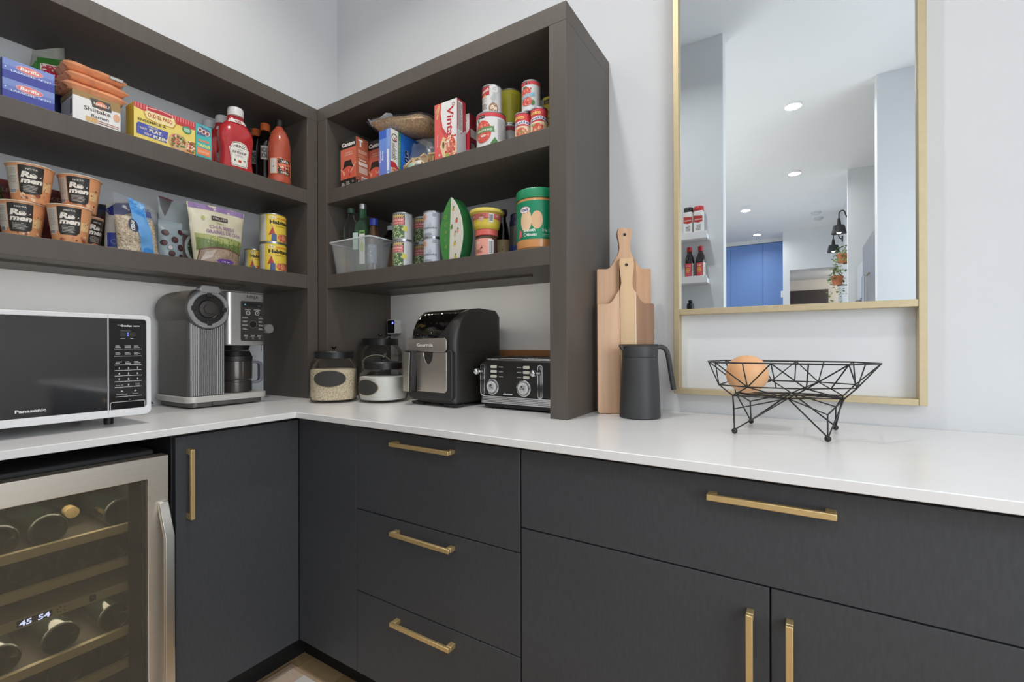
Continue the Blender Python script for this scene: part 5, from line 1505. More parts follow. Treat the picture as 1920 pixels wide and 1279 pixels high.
t = jar('storage_jar', 'low glass jar of white sugar with oval black label beside the air fryer', 0.672, -0.300, 0.0890, 0.115, 0.128, (mat('#ece9e3', 0.9, var=0.02, scale=120), 0.098), 6)
oval(t, 0.0890, -0.004, 0.060, 0.050, 0.029)
t = jar('storage_jar', 'tall nearly empty glass jar with oval black label at the back', 0.500, -0.160, 0.0930, 0.207, 0.222, (mat('#8b7357', 0.85, var=0.25, scale=90), 0.03), 40)
oval(t, 0.0930, -0.004, 0.148, 0.054, 0.031)

# wooden tray leaning behind the appliances
t = thing('wooden_board', 'long plain brown wooden board standing against the wall behind the toaster', 'board', (0.955, -0.008, H), 0, rx=-1.5)
obj('board', MB().box(-0.43, 0.43, -0.018, -0.006, 0.001, 0.2005, mat('#9a6a40', 0.5, var=0.14, scale=24, stretch=(0.08, 1, 1))), t, bevel=0.002)

# outlet and charger
t = thing('wall_outlet', 'white double outlet plate low on the wall behind the jars', 'outlet', (0.462, -0.0005, 1.165), 0)
obj('cover_plate', MB().prism(rrect(0.078, 0.150, 0.006, 4), -0.007, 0, mat('#c8c9ca', 0.45, var=0.01), axis='y'), t, bevel=0.0015)
for z in (-0.036, 0.034):
    oo = obj('socket', MB().prism(rrect(0.034, 0.040, 0.006, 4, 0.0, z), -0.0085, -0.0072, mat('#d3d4d5', 0.4), axis='y'), t)
    p = Print(planar((0, -0.0086, z)))
    p.rect(-0.008, 0.002, -0.006, 0.011, '#4a4a4a').rect(0.006, 0.002, 0.008, 0.010, '#4a4a4a').ell(0, -0.008, 0.0025, 0.003, '#4a4a4a', n=10)
    p.done(oo, 'slots')
t = thing('usb_charger', 'white plug-in charger with black face and blue light in the wall outlet', 'charger', (0.448, -0.0095, 1.222), 0)
obj('housing', MB().prism(rrect(0.056, 0.070, 0.008, 4), -0.040, 0, mat('#d3d4d8', 0.35, var=0.01), axis='y'), t, bevel=0.002)
q = obj('face', MB().prism(rrect(0.046, 0.060, 0.006, 4), -0.0412, -0.0402, mat('#07090d', 0.12), axis='y'), t)
p = Print(planar((0, -0.0413, 0)))
p.ell(0.013, 0.018, 0.005, 0.0055, mat('#5560ff', 0.4, emit=6))
p.done(q, 'indicator')
obj('cable', MB().tube([(-0.010, -0.02, -0.0352), (-0.012, -0.026, -0.048), (-0.03, -0.03, -0.046), (-0.044, -0.03, -0.056)], 0.002, mat('#d0d0d0', 0.4)), t)

# air fryer
t = thing('air_fryer', 'black air fryer with brushed steel drawer front and handle', 'air fryer', (0.952, -0.178, H), -5)
M_fry = mat('#292725', 0.42, var=0.05, scale=160, bump=0.02)
FWD, FW = 0.145, 0.118
prof = [(-FWD, 0.018), (-FWD, 0.222)]
for k in range(1, 13):
    a = PI / 2 * k / 12
    prof.append((-FWD + 0.105 * (1 - math.cos(a)) , 0.222 + 0.130 * math.sin(a)))
prof += [(0.02, 0.356), (0.105, 0.352), (0.128, 0.330), (0.130, 0.018)]
body = MB()
def xprism(mb, poly, half, rnd, m, steps=4):
    """prism along x whose end faces are pulled in to round the upright edges"""
    cx_, cy_ = sum(p_[0] for p_ in poly) / len(poly), sum(p_[1] for p_ in poly) / len(poly)
    rings = []
    for s_ in (-1, 1):
        for k in range(steps + 1):
            a = PI / 2 * (k / steps if s_ < 0 else 1 - k / steps)
            ins = rnd * (1 - math.sin(a))
            x = s_ * (half - rnd * (1 - math.cos(a)))
            rings.append((x, [(p_[0] + (ins if p_[0] < cx_ else -ins) * min(1, abs(p_[0] - cx_) / 0.08), p_[1] - (ins * 0.6 if p_[1] > cy_ + 0.1 else 0)) for p_ in poly]))
    n_ = len(poly)
    vs_ = [(x, p_[0], p_[1]) for x, ring in rings for p_ in ring]
    fs = [tuple(range(n_))[::-1], tuple((len(rings) - 1) * n_ + i for i in range(n_))]
    for k in range(len(rings) - 1):
        for i in range(n_):
            j = (i + 1) % n_
            fs.append((k * n_ + i, k * n_ + j, (k + 1) * n_ + j, (k + 1) * n_ + i))
    return mb.add(vs_, fs, m)
xprism(body, prof, FW, 0.030, M_fry)
obj('body', body, t, sharp=50)
q = MB().prism(rrect(0.20, 0.24, 0.03, 5, 0, -0.005), 0.010, 0.0178, M_fry)
obj('base_plate', q, t)
for u in (-0.085, 0.085):
    obj('foot', MB().prism([(u - 0.028, 0.0), (u + 0.028, 0.0), (u + 0.034, 0.0095), (u - 0.034, 0.0095)], -0.130, -0.09, M_fry, axis='y'), t)
    obj('foot', MB().box(u - 0.02, u + 0.02, 0.08, 0.11, 0.0, 0.0095, M_fry), t)
# the glossy touch panel follows the curved brow
def brow(u, s_, h):
    arcs = [0.0]
    pts_ = prof[1:14] + [prof[14]]
    for a, b_ in zip(pts_, pts_[1:]):
        arcs.append(arcs[-1] + math.dist(a, b_))
    k = 0
    while k < len(arcs) - 2 and s_ > arcs[k + 1]:
        k += 1
    f_ = (s_ - arcs[k]) / (arcs[k + 1] - arcs[k])
    a, b_ = Vector(pts_[k]), Vector(pts_[k + 1])
    d = (b_ - a).normalized()
    nrm = Vector((-d.y, d.x))
    p_ = a + (b_ - a) * f_ + nrm * (h + 0.0012)
    ins = 0.0
    if abs(u) > FW - 0.03:
        e_ = (abs(u) - (FW - 0.03)) / 0.03
        ins = 0.03 * (1 - math.sqrt(max(0, 1 - e_ * e_)))
    return Vector((u, p_[0] + ins * (1 - f_ * 0), p_[1] - ins * 0.3))
brow.edge = 0.012
p = Print(brow, rough=0.05)
pts_ = [(-0.108, 0.170), (-0.110, 0.05), (-0.09, 0.022), (-0.05, 0.006), (-0.01, 0.006), (0.03, 0.022), (0.065, 0.055), (0.09, 0.105), (0.103, 0.170), (0.104, 0.19), (-0.106, 0.19)]
p.poly(pts_, M_gloss).ell(0.002, 0.042, 0.003, 0.002, '#b9b9b9').lines(-0.08, 0.026, -0.02, 0.032, 1, '#4a4a4a')
for k in range(6):
    p.ell(-0.07 + k * 0.018, 0.03 + 0.004 * abs(k - 2), 0.002, 0.0018, '#55565a')
p.done(t, 'touch_panel')
FY0 = -FWD
dr = obj('drawer', MB().prism(rrect(0.226, 0.180, 0.016, 5, 0.0, 0.115), FY0 - 0.006, FY0 + 0.02, M_fry, axis='y'), t, bevel=0.003)
M_brush = mat('#ded5ca', 0.26, 1.0, var=0.03, scale=120, stretch=(1, 1, 0.04))
pl = [(-0.106, 0.1965), (0.083, 0.1965), (0.092, 0.205), (0.092, 0.236), (0.083, 0.245), (-0.106, 0.245)]
up = obj('steel_plate', MB().prism(pl, FY0 - 0.010, FY0 - 0.0062, M_brush, axis='y'), dr, bevel=0.001)
p = Print(planar((0, FY0 - 0.0101, 0)))
p.text('Gourmia', -0.018, 0.2155, 0.017, '#e9e4dd', width=0.085, bold=0.02)
p.done(t, 'brand_lettering')
arc = [(0.000 + 0.024 * math.cos(R(a)), 0.194 - 0.042 * math.sin(R(a))) for a in range(0, 181, 15)]
low = [(0.092, 0.062), (0.083, 0.052), (-0.062, 0.052), (-0.062, 0.194)] + arc[::-1] + [(0.092, 0.194)]
obj('steel_plate', MB().prism(low, FY0 - 0.010, FY0 - 0.0062, M_brush, axis='y'), dr, bevel=0.001)
hd = obj('handle', MB().prism([(-0.106, 0.050), (-0.066, 0.050), (-0.060, 0.1945), (-0.062, 0.200), (-0.098, 0.200), (-0.104, 0.194)], FY0 - 0.034, FY0 - 0.0064, mat('#22201f', 0.45), axis='y'), dr, bevel=0.003)
obj('handle_face', MB().prism([(-0.105, 0.052), (-0.074, 0.052), (-0.068, 0.194), (-0.098, 0.197), (-0.103, 0.193)], FY0 - 0.0385, FY0 - 0.0342, M_brush, axis='y'), hd, bevel=0.001)
obj('drawer_gap', MB().box(FW - 0.0005, FW + 0.0004, -0.10, 0.03, 0.1935, 0.195, M_black), t)

# toaster
t = thing('toaster', 'black and chrome retro toaster with two round dials', 'toaster', (1.2745, -0.157, H), -1.5)
M_tb = mat('#1d1b1a', 0.32, var=0.05, scale=120, coat=0.2)
TW, TD = 0.158, 0.108
sec = [(-TW + 0.004, 0.045), (-TW, 0.06), (-TW, 0.130), (-TW + 0.006, 0.152), (-TW + 0.022, 0.166), (TW - 0.022, 0.166), (TW - 0.006, 0.152), (TW, 0.130), (TW, 0.06), (TW - 0.004, 0.045)]
obj('body', MB().prism(sec, -TD, TD, M_tb, axis='y'), t, bevel=0.004)
obj('base', MB().prism(rrect(2 * TW - 0.02, 2 * TD - 0.01, 0.02, 5), 0.006, 0.0185, M_black), t)
for u in (-0.11, 0.11):
    for y in (-0.08, 0.08):
        obj('foot', MB().cyl((u, y, 0), 0.010, 0.0058, M_black, seg=12), t)
for k in range(5):
    z = 0.019 + k * 0.0053
    obj('chrome_band', MB().prism(rrect(2 * TW + 0.003 - 0.0008 * (k == 4), 2 * TD + 0.006, 0.02, 6), z, z + 0.0046, M_chrome), t, bevel=0.0012)
obj('top_trim', MB().prism(rrect(2 * TW - 0.034, 2 * TD - 0.004, 0.022, 6), 0.1662, 0.1745, M_chrome), t, bevel=0.002)
tp = obj('top_plate', MB().prism(rrect(2 * TW - 0.05, 2 * TD - 0.03, 0.018, 6), 0.1747, 0.1775, M_black), t)
for u in (-0.066, 0.066):
    for y in (-0.037, 0.037):
        obj('slot', MB().box(u - 0.058, u + 0.058, y - 0.014, y + 0.014, 0.1777, 0.1785, mat('#070707', 0.6)), tp)
for s_, u in ((0, -0.140), (1, 0.092)):
    q = MB()
    yring(q, rrect(0.020, 0.110, 0.0098, 6, u, 0.100), rrect(0.0125, 0.102, 0.0062, 6, u, 0.100), -TD - 0.005, -TD - 0.0002, M_chrome)
    sl = obj('lever_slot', q, t)
    obj('slot_rail', MB().box(u - 0.0012, u + 0.0012, -TD - 0.003, -TD - 0.0002, 0.052, 0.148, M_chrome), sl)
    lv = obj('lever', MB().cyl((u, -TD - 0.020, 0.128), 0.004, 0.0198, M_chrome, axis='y', seg=12), t)
    obj('lever_ball', MB().sphere((u - 0.013, -TD - 0.024, 0.128), 0.0115, M_chrome, seg=18), lv)
for u in (-0.098, 0.030):
    dl = obj('dial', MB().lathe([(0.0245, -TD - 0.0002), (0.0275, -TD - 0.001), (0.0275, -TD - 0.006), (0.0245, -TD - 0.0075), (0.0235, -TD - 0.005), (0.0215, -TD - 0.005), (0.020, -TD - 0.009), (0.010, -TD - 0.0095), (0.009, -TD - 0.016), (0.0, -TD - 0.0165)], M_chrome, (u, 0, 0.076), seg=36, axis='y'), t)
    p = Print(planar((u, -TD - 0.0097, 0.076)))
    p.ring(0, 0, 0.0105, 0.009, mat('#d4d4d2', 0.4), n=28)
    for a in range(-30, 211, 40):
        p.text(str(1 + (210 - a) // 40), 0.0150 * math.cos(R(a)), 0.0150 * math.sin(R(a)) - 0.002, 0.0045, '#555555')
    p.done(dl, 'dial_print')
for u, d in ((-0.094, 1), (0.039, -1)):
    for k in range(3):
        z = 0.145 - k * 0.0165
        bt = obj('button', MB().prism(rrect(0.025, 0.0095, 0.003, 3, u, z), -TD - 0.0042, -TD - 0.0002, mat('#d8d3c6', 0.35, 0.2, var=0.02), axis='y'), t, bevel=0.001)
p = Print(planar((0, -TD - 0.0002, 0)))
for k, (a, b_) in enumerate((('BAGEL', 'BAGEL'), ('DEFROST', 'DEFROST'), ('CANCEL', 'CANCEL'))):
    z = 0.143 - k * 0.0165
    p.text(a, -0.064, z, 0.0042, '#cfcfcc', width=0.017, bold=0.03).text(b_, 0.010, z, 0.0042, '#cfcfcc', width=0.017, bold=0.03)
p.text('elemour', -0.036, 0.0505, 0.0085, '#dadada', width=0.040, bold=0.04)
p.done(t, 'printed_lettering')

# cutting boards: local x along the width from the left edge, y = thickness, leaning a little
def cutting_board(name, label, w_, h1, h2, loc, strips, rz, rx, hole=0.022):
    t = thing(name, label, 'cutting board', loc, rz, rx=rx)
    hw, c = 0.0235, w_ * 0.52
    nk = 0.014
    L = [(0.004, 0.0), (0.0, 0.006), (0.0, h1 - 0.004), (0.002, h1)]
    neck = []
    for k in range(9):
        a = k / 8
        neck.append((0.03 + (c - 0.034 - 0.03) * a, h1 + (0.028) * a ** 2.2))
    up = [(c - 0.022, h1 + 0.048), (c - 0.017, h1 + 0.066), (c - 0.0185, h1 + 0.085), (c - 0.023, h1 + 0.108), (c - 0.024, h2 - 0.016), (c - 0.020, h2)]
    left = L + neck + up
    right = [(2 * c - a, b_) if b_ > h1 + 0.004 else None for a, b_ in left]
    right = [p_ for p_ in right if p_]
    rr = [(w_ - 0.004, 0.0), (w_, 0.006), (w_, h1 - 0.004), (w_ - 0.002, h1), (w_ - 0.03, h1)]
    outline = left + right[::-1] + rr[::-1]
    for k, (x0, x1, m) in enumerate(strips):
        # clip the outline polygon to [x0, x1]
        def clip(P_, f, keep):
            out = []
            for i in range(len(P_)):
                a, b_ = P_[i - 1], P_[i]
                ia, ib = (a[0] >= f) == keep, (b_[0] >= f) == keep
                if ia != ib:
                    s_ = (f - a[0]) / (b_[0] - a[0])
                    out.append((f, a[1] + s_ * (b_[1] - a[1])))
                if ib:
                    out.append(b_)
            return out
        P_ = outline
        if x0 > 0:
            P_ = clip(P_, x0, True)
        if x1 < w_:
            P_ = clip(P_, x1, False)
        obj('wood_strip', MB().prism(P_, -0.018, 0.0, m, axis='y'), t, bevel=0.001)
    obj('hang_hole', MB().lathe([(0.0, -0.0187), (0.0048, -0.0186), (0.0052, -0.018)], mat('#2a1a12', 0.6), (c, 0, h2 - hole), seg=16, axis='y'), t)
    return t
def wood(c, c2, s=26):
    return mat(c, 0.5, var=0.22, scale=s, stretch=(1, 1, 0.045), hex2=c2)
CB = 30
cutting_board('cutting_board', 'taller wooden paddle cutting board at the back of the pair', 0.174, 0.466, 0.600, (1.5075, -0.147, H), ((0, 0.118, wood('#c99b74', '#dcb390')), (0.118, 0.126, wood('#a87a55', '#b98c66')), (0.126, 0.174, wood('#cd9a72', '#d8ab84'))), CB, -1.0)
cutting_board('cutting_board', 'shorter wooden paddle cutting board in front with dark right strip', 0.180, 0.350, 0.497, (1.5185, -0.1715, H), ((0, 0.072, wood('#cf9f78', '#e0b896')), (0.072, 0.118, wood('#c09264', '#dcb98e', 14)), (0.118, 0.124, wood('#e3c29b', '#ecd0ae')), (0.124, 0.180, wood('#8d6647', '#a57c59'))), CB, -1.5)

# thermal carafe
t = thing('thermal_carafe', 'matte black thermal carafe with long handle beside the cutting boards', 'carafe', (1.6615, -0.1875, H), 34)
M_car = mat('#3a3b3c', 0.5, var=0.05, scale=240, bump=0.02)
obj('body', MB().lathe([(0.0575, 0.0), (0.0605, 0.003), (0.0585, 0.06), (0.0545, 0.150), (0.0525, 0.178), (0.0515, 0.181)], M_car, seg=48), t)
obj('collar', MB().lathe([(0.0515, 0.1815), (0.0525, 0.1825), (0.0530, 0.212), (0.0515, 0.2155)], M_car, seg=48), t)
obj('lid', MB().prism([(0.054 * math.cos(R(a)), 0.054 * math.sin(R(a))) for a in range(-150, 151, 10)] + [(-0.0605, 0.012), (-0.062, 0.0), (-0.0605, -0.012)], 0.216, 0.2205, mat('#2c2d2e', 0.5)), t, bevel=0.001)
obj('spout', MB().prism([(-0.0625, 0.2155), (-0.050, 0.198), (-0.050, 0.2155)], -0.010, 0.010, M_car, axis='y'), t)
hp = [(0.050, 0, 0.211), (0.066, 0, 0.2125), (0.078, 0, 0.207), (0.085, 0, 0.195), (0.089, 0, 0.175), (0.096, 0, 0.130), (0.1045, 0, 0.082)]
q = MB().tube(hp, 0.0075, M_car, seg=12)
obj('handle', q, t, bevel=0.0)

# wire fruit basket
t = thing('wire_basket', 'black geometric wire fruit basket on four ball feet', 'fruit basket', (0, 0, 0))
ZT = H - 0.9146
rim = [(1.864, -0.240), (1.896, -0.338), (2.017, -0.342), (2.165, -0.340), (2.232, -0.240), (2.188, -0.138), (2.065, -0.136), (1.893, -0.140)]
rim = [Vector((x, y, 1.088)) for x, y in rim]
mid = [Vector(p_) for p_ in ((1.901, -0.316, 1.032), (1.966, -0.322, 1.029), (2.087, -0.322, 1.030), (2.181, -0.318, 1.036), (2.190, -0.162, 1.033), (2.114, -0.158, 1.036), (2.010, -0.158, 1.036), (1.915, -0.165, 1.034))]
bot = [Vector(p_) for p_ in ((1.929, -0.285, 1.003), (2.050, -0.290, 1.003), (2.160, -0.285, 1.008), (2.164, -0.185, 1.006), (2.055, -0.180, 1.007), (1.925, -0.185, 1.001))]
knee = [Vector(p_) for p_ in ((1.937, -0.330, 0.975), (2.127, -0.330, 0.975), (2.151, -0.150, 0.974), (1.957, -0.150, 0.976))]
feet = [Vector(p_) for p_ in ((1.938, -0.331, 0.9215), (2.127, -0.331, 0.9215), (2.150, -0.150, 0.9215), (1.959, -0.150, 0.9215))]
M_wire = mat('#2b2a28', 0.4, 0.3, var=0.03)
obj('rim_wire', MB().tube(rim, 0.0021, M_wire, closed=True), t)
obj('middle_wire', MB().tube(mid, 0.0017, M_wire, closed=True), t)
obj('bottom_wire', MB().tube(bot, 0.0018, M_wire, closed=True), t)
def rod(a, b_, par, nm='strut', r_=0.0016):
    return obj(nm, MB().tube([a, b_], r_, M_wire), par)
for a, b_ in ((0, 0), (0, 7), (1, 0), (1, 1), (2, 1), (2, 2), (3, 2), (3, 3), (4, 3), (4, 4), (5, 4), (5, 5), (6, 5), (6, 6), (7, 6), (7, 7)):
    rod(rim[a], mid[b_], t)
h_ = lambda a, b_: (a + b_) / 2
for a, b_ in ((h_(rim[1], rim[2]), mid[1]), (h_(rim[2], rim[3]), mid[2]), (rim[3], h_(mid[2], mid[3])), (h_(rim[5], rim[6]), mid[5]), (h_(rim[6], rim[7]), mid[6]), (h_(rim[3], rim[4]), mid[3]), (rim[2], h_(mid[1], mid[2])), (rim[6], h_(mid[5], mid[6]))):
    rod(a, b_, t)
for a, b_ in ((0, 0), (1, 0), (1, 1), (2, 1), (2, 2), (3, 2), (4, 3), (5, 3), (5, 4), (6, 4), (6, 5), (7, 5)):
    rod(mid[a], bot[b_], t)
for a, b_ in ((0, 4), (1, 3), (1, 5), (2, 4), (0, 3), (1, 4)):
    rod(bot[a], bot[b_], t)
for k in range(4):
    lg = obj('leg', MB().tube([feet[k], knee[k]], 0.0019, M_wire), t)
    bc = [bot[0], bot[2], bot[3], bot[5]][k]
    mm = [bot[1], bot[1], bot[4], bot[4]][k]
    rod(knee[k], bc, lg, 'leg_wire', 0.0017)
    rod(knee[k], mm, lg, 'leg_wire', 0.0017)
    rod(feet[k], bc, lg, 'leg_wire', 0.0017)
    rod(feet[k] + Vector((0, 0, 0.003)), [bot[1], bot[1], bot[4], bot[4]][k], lg, 'leg_wire', 0.0019)
    obj('ball_foot', MB().sphere(feet[k], 0.0069, M_wire, seg=14), lg)
rebase(t, (2.045, -0.24, H))
# grapefruit
t = thing('grapefruit', 'large pale orange grapefruit in the wire basket', 'fruit', (1.957, -0.236, 1.0066))
q = MB()
n1, n2 = 28, 44
vs_, fs = [], []
for i in range(n1 + 1):
    ph = PI * i / n1
    for k in range(n2):
        a = 2 * PI * k / n2
        r_ = 0.0505 * (1 - 0.02 * math.cos(ph) ** 2) - 0.003 * math.exp(-(ph / 0.16) ** 2)
        vs_.append((r_ * math.sin(ph) * math.cos(a), r_ * math.sin(ph) * math.sin(a), 0.0496 + r_ * math.cos(ph)))
for i in range(n1):
    for k in range(n2):
        k2 = (k + 1) % n2
        fs.append((i * n2 + k, (i + 1) * n2 + k, (i + 1) * n2 + k2, i * n2 + k2))
obj('fruit_skin', q.add(vs_, fs, mat('#f0b07c', 0.42, var=0.08, scale=9, bump=0.0, hex2='#f6c391')), t)
obj('stem_scar', MB().lathe([(0.0035, 0.0960), (0.0030, 0.0975), (0.0, 0.0978)], mat('#6f5a34', 0.8), seg=10), t)
# ------------------------------------------------------------------ wine fridge under the left worktop
t = thing('wine_fridge', 'stainless framed wine fridge with glass door under the left worktop', 'wine fridge', (0, 0, 0))
Y0, Y1 = -1.600, -1.0135
M_in = mat('#3c3d3d', 0.55, var=0.05)
obj('side_panel', MB().box(0.04, 0.572, Y1 - 0.034, Y1 - 0.004, 0.11, 0.832, M_in), t)
obj('side_panel', MB().box(0.04, 0.572, Y0 + 0.004, Y0 + 0.034, 0.11, 0.832, M_in), t)
obj('back_panel', MB().box(0.04, 0.07, Y0 + 0.0345, Y1 - 0.0345, 0.11, 0.832, mat('#6f7274', 0.5, var=0.05)), t)
obj('top_panel', MB().box(0.0705, 0.572, Y0 + 0.0345, Y1 - 0.0345, 0.80, 0.832, M_in), t)
obj('bottom_panel', MB().box(0.0705, 0.572, Y0 + 0.0345, Y1 - 0.0345, 0.11, 0.14, M_in), t)
obj('top_hinge', MB().prism([(0.50, 0.8325), (0.585, 0.8325), (0.585, 0.846), (0.575, 0.853), (0.50, 0.853)], -1.50, Y1 - 0.02, M_cabin, axis='y'), t) if False else obj('top_vent', MB().box(0.30, 0.560, -1.56, Y1 - 0.012, 0.8325, 0.848, M_cabin), t, bevel=0.004)
d = thing('door', '', '')
bpy.data.objects.remove(d, do_unlink=True)
outer = [(Y0, 0.112), (Y1, 0.112), (Y1, 0.8385), (Y0, 0.8385)]
inner = [(Y0 + 0.047, 0.17), (Y1 - 0.047, 0.17), (Y1 - 0.047, 0.7825), (Y0 + 0.047, 0.7825)]
q = MB()
n_ = 4
vs_ = [(x, a, b_) for x in (0.578, 0.618) for a, b_ in outer] + [(x, a, b_) for x in (0.578, 0.618) for a, b_ in inner]
fs = []
for i in range(4):
    j = (i + 1) % 4
    fs += [(i, j, 4 + j, 4 + i), (8 + i, 12 + i, 12 + j, 8 + j), (i, 8 + i, 8 + j, j), (4 + i, 4 + j, 12 + j, 12 + i)]
dr = obj('door_frame', q.add(vs_, fs, M_steel), t, bevel=0.0015)
M_tint_haze = clear('tinted_glass_haze', '#d3d0c6', 0.14, 0.02, '#aaa292', 1.0)  # haze colour paints the room's reflection onto the pane
obj('glass_pane', MB().box(0.590, 0.606, Y0 + 0.0472, Y1 - 0.0472, 0.1702, 0.7823, M_tint_haze), dr)
obj('gasket', MB().box(0.5735, 0.5775, Y1 - 0.075, Y1 - 0.0475, 0.15, 0.80, M_dark), t)
hy, hz = 0.0105, 0.0
yc = Y1 - 0.0145
q = MB()
path = [(0.6183, 0.716), (0.626, 0.716), (0.665, 0.632), (0.665, 0.17), (0.653, 0.17), (0.653, 0.628), (0.6183, 0.700)]
q.prism([(x, z) for x, z in path], yc - 0.0115, yc + 0.0115, M_steelv, axis='y')
obj('handle', q, dr, bevel=0.002)
obj('handle_foot', MB().box(0.6183, 0.6528, yc - 0.009, yc + 0.009, 0.18, 0.20, M_steelv), dr)
M_sh = mat('#dccdaa', 0.5, var=0.08, scale=40, stretch=(1, 0.05, 1))
for z in (0.648, 0.558, 0.372, 0.284, 0.196):
    sf = obj('shelf', MB().box(0.085, 0.532, Y0 + 0.04, Y1 - 0.04, z - 0.006, z - 0.001, mat('#55504a', 0.6, var=0.05)), t)
    obj('shelf_front', MB().box(0.5325, 0.547, Y0 + 0.042, Y1 - 0.036, z - 0.011, z + 0.011, M_sh), sf, bevel=0.001)
cs = obj('control_strip', MB().box(0.40, 0.548, Y0 + 0.038, Y1 - 0.052, 0.481, 0.505, mat('#ddd2b6', 0.45, var=0.03)), t, bevel=0.001)
p = Print(planar((0.5482, 0, 0.493), (0, 1, 0), (0, 0, 1)))
dig = mat('#b9c6ff', 0.4, emit=5.0)
p.rect(-1.288, -0.0075, -1.228, 0.0075, '#4a4c60')
p.text('45', -1.2735, -0.0062, 0.0165, dig, width=0.021, bold=0.03).text('54', -1.2425, -0.0062, 0.0165, dig, width=0.021, bold=0.03)
p.rect(-1.160, -0.008, -1.147, 0.008, '#57544e').ell(-1.1535, 0.001, 0.0025, 0.0025, '#a59f90')
for u, v in ((-1.219, 0.003), (-1.214, 0.006), (-1.214, -0.005), (-1.219, -0.003), (-1.206, 0.004), (-1.206, -0.004)):
    p.ell(u, v, 0.0018, 0.0016, '#55524c', n=8)
p.done(cs, 'display_print')
rebase(t, (0.31, -1.307, 0.109))
for z, e in ((0.797, 2.0), (0.478, 1.7)):  # added fill lamps brightening the dark fridge interior
    l = bpy.data.lights.new('fridge_fill', 'AREA')
    l.shape = 'RECTANGLE'
    l.size, l.size_y, l.energy, l.color = 0.10, 0.40, e, (1.0, 0.93, 0.80)
    lo = bpy.data.objects.new('fridge_fill', l)
    lo.location = (0.46, -1.31, z)
    COL.objects.link(lo)
M_wb = mat('#1c221c', 0.1, var=0.1, coat=0.5)
def wine(y, z, label, flip=False):
    x0, s_ = (0.522, -1) if not flip else (0.095, 1)
    t = thing('wine_bottle', label, 'wine bottle', (x0, y, z), 0 if not flip else 180, 'wine bottles lying in the fridge')
    prof = [(0.0, -0.030), (0.015, -0.022), (0.027, -0.003), (0.033, 0.0), (0.0365, -0.004), (0.0370, -0.20), (0.032, -0.225), (0.017, -0.26), (0.0142, -0.29), (0.0142, -0.318)]
    obj('bottle', MB().lathe(prof, M_wb, (0, 0, 0.0372), seg=30, axis='x', cap=False), t)
    obj('capsule', MB().lathe([(0.0146, -0.275), (0.0148, -0.3185), (0.0, -0.319)], mat('#d8bd8a' if flip else '#5a1f25', 0.4), (0, 0, 0.0372), seg=20, axis='x', cap=False), t)
    obj('base_ring', MB().lathe([(0.0335, 0.0003), (0.0362, -0.0028), (0.0368, -0.006)], mat('#4a524d', 0.2), (0, 0, 0.0372), seg=30, axis='x', cap=False), t)
rows = ((0.6596, 'top', (-1.0865, -1.2275, -1.312)), (0.5696, 'second', (-1.100, -1.178, -1.262)), (0.3836, 'third', (-1.099, -1.206, -1.310)), (0.2956, 'fourth', (-1.094, -1.196, -1.30)))
pos = ('rightmost', 'second from right', 'third from right')
for z, nm, ys in rows:
    for k, y in enumerate(ys):
        wine(y, z - 0.0108, 'wine bottle base behind the fridge glass, %s on the %s shelf' % (pos[k], nm))
wine(-1.157, 0.6596 - 0.0108, 'wine bottle with pale neck foil pointing out on the top fridge shelf', True)

# the tall panel closing the run left of the fridge
t = thing('filler_cabinet', 'narrow charcoal cabinet end of the left base run beyond the wine fridge', 'cabinet', (0, 0, 0))
obj('panel', MB().box(0.02, FX, -1.795, -1.606, 0.0, 0.886, M_cab), t)
rebase(t, (0.3, -1.73, 0))

# floor mat
t = thing('floor_mat', 'pale beige floor mat on the wood floor before the corner cabinet', 'mat', (0.86, -0.985, 0.0005), 0)
obj('mat_body', MB().box(-0.322, 0.322, -0.378, 0.378, 0, 0.005, mat('#c9a98c', 0.9, var=0.06, scale=200, bump=0.1)), t, bevel=0.002)
obj('inner_field', MB().box(-0.302, 0.302, -0.358, 0.362, 0.0052, 0.007, mat('#dcc3ab', 0.9, var=0.05, scale=200, bump=0.1)), t)
obj('light_stripe', MB().box(-0.225, -0.10, -0.358, 0.362, 0.0072, 0.0082, mat('#e9e4da', 0.9, var=0.03, scale=200)), t)

# ------------------------------------------------------------------ seen in the mirror: the pantry's front wall
def ledge(z, label):
    t = thing('wall_ledge', label, 'shelf', (1.36, -1.7995, z), 0, 'white spice ledges seen in the mirror')
    obj('board', MB().box(-0.25, 0.19, 0.0, 0.085, -0.030, 0.0, M_white), t, bevel=0.001)
    obj('lip', MB().box(-0.25, 0.19, 0.0853, 0.094, -0.030, 0.016, M_white), t, bevel=0.001)
ledge(1.868, 'white wall ledge carrying two spice jars, seen in the mirror')
ledge(1.575, 'white wall ledge carrying two sauce bottles, seen in the mirror')
ledge(1.335, 'lowest white wall ledge with a small black mill, at the mirror bottom edge')
def spice(x, col, label):
    t = thing('spice_jar', label, 'spice jar', (x, -1.757, 1.8685), 180, 'spice jars seen in the mirror')
    obj('jar_body', MB().lathe([(0.028, 0), (0.0315, 0.004), (0.0315, 0.15), (0.027, 0.160)], mat('#d9d6d0', 0.3, var=0.05), seg=24, sup=4), t)
    obj('lid', MB().lathe([(0.0285, 0.1602), (0.031, 0.161), (0.031, 0.188), (0.029, 0.191)], mat(col, 0.4), seg=24), t)
    p = Print(planar((0, -0.0318, 0)))
    p.rect(-0.027, 0.012, 0.027, 0.125, '#f0efec').poly([(-0.027, 0.085), (0.0, 0.078), (0.027, 0.085), (0.027, 0.128), (-0.027, 0.122)], '#b9372f')
    p.text('PAPRIKA', 0, 0.096, 0.012, '#f3ddd0', width=0.044, bold=0.03).lines(-0.016, 0.03, 0.018, 0.07, 5, '#5a5652')
    p.done(t)
spice(1.427, '#222222', 'square spice jar with black lid on the mirrored wall ledge')
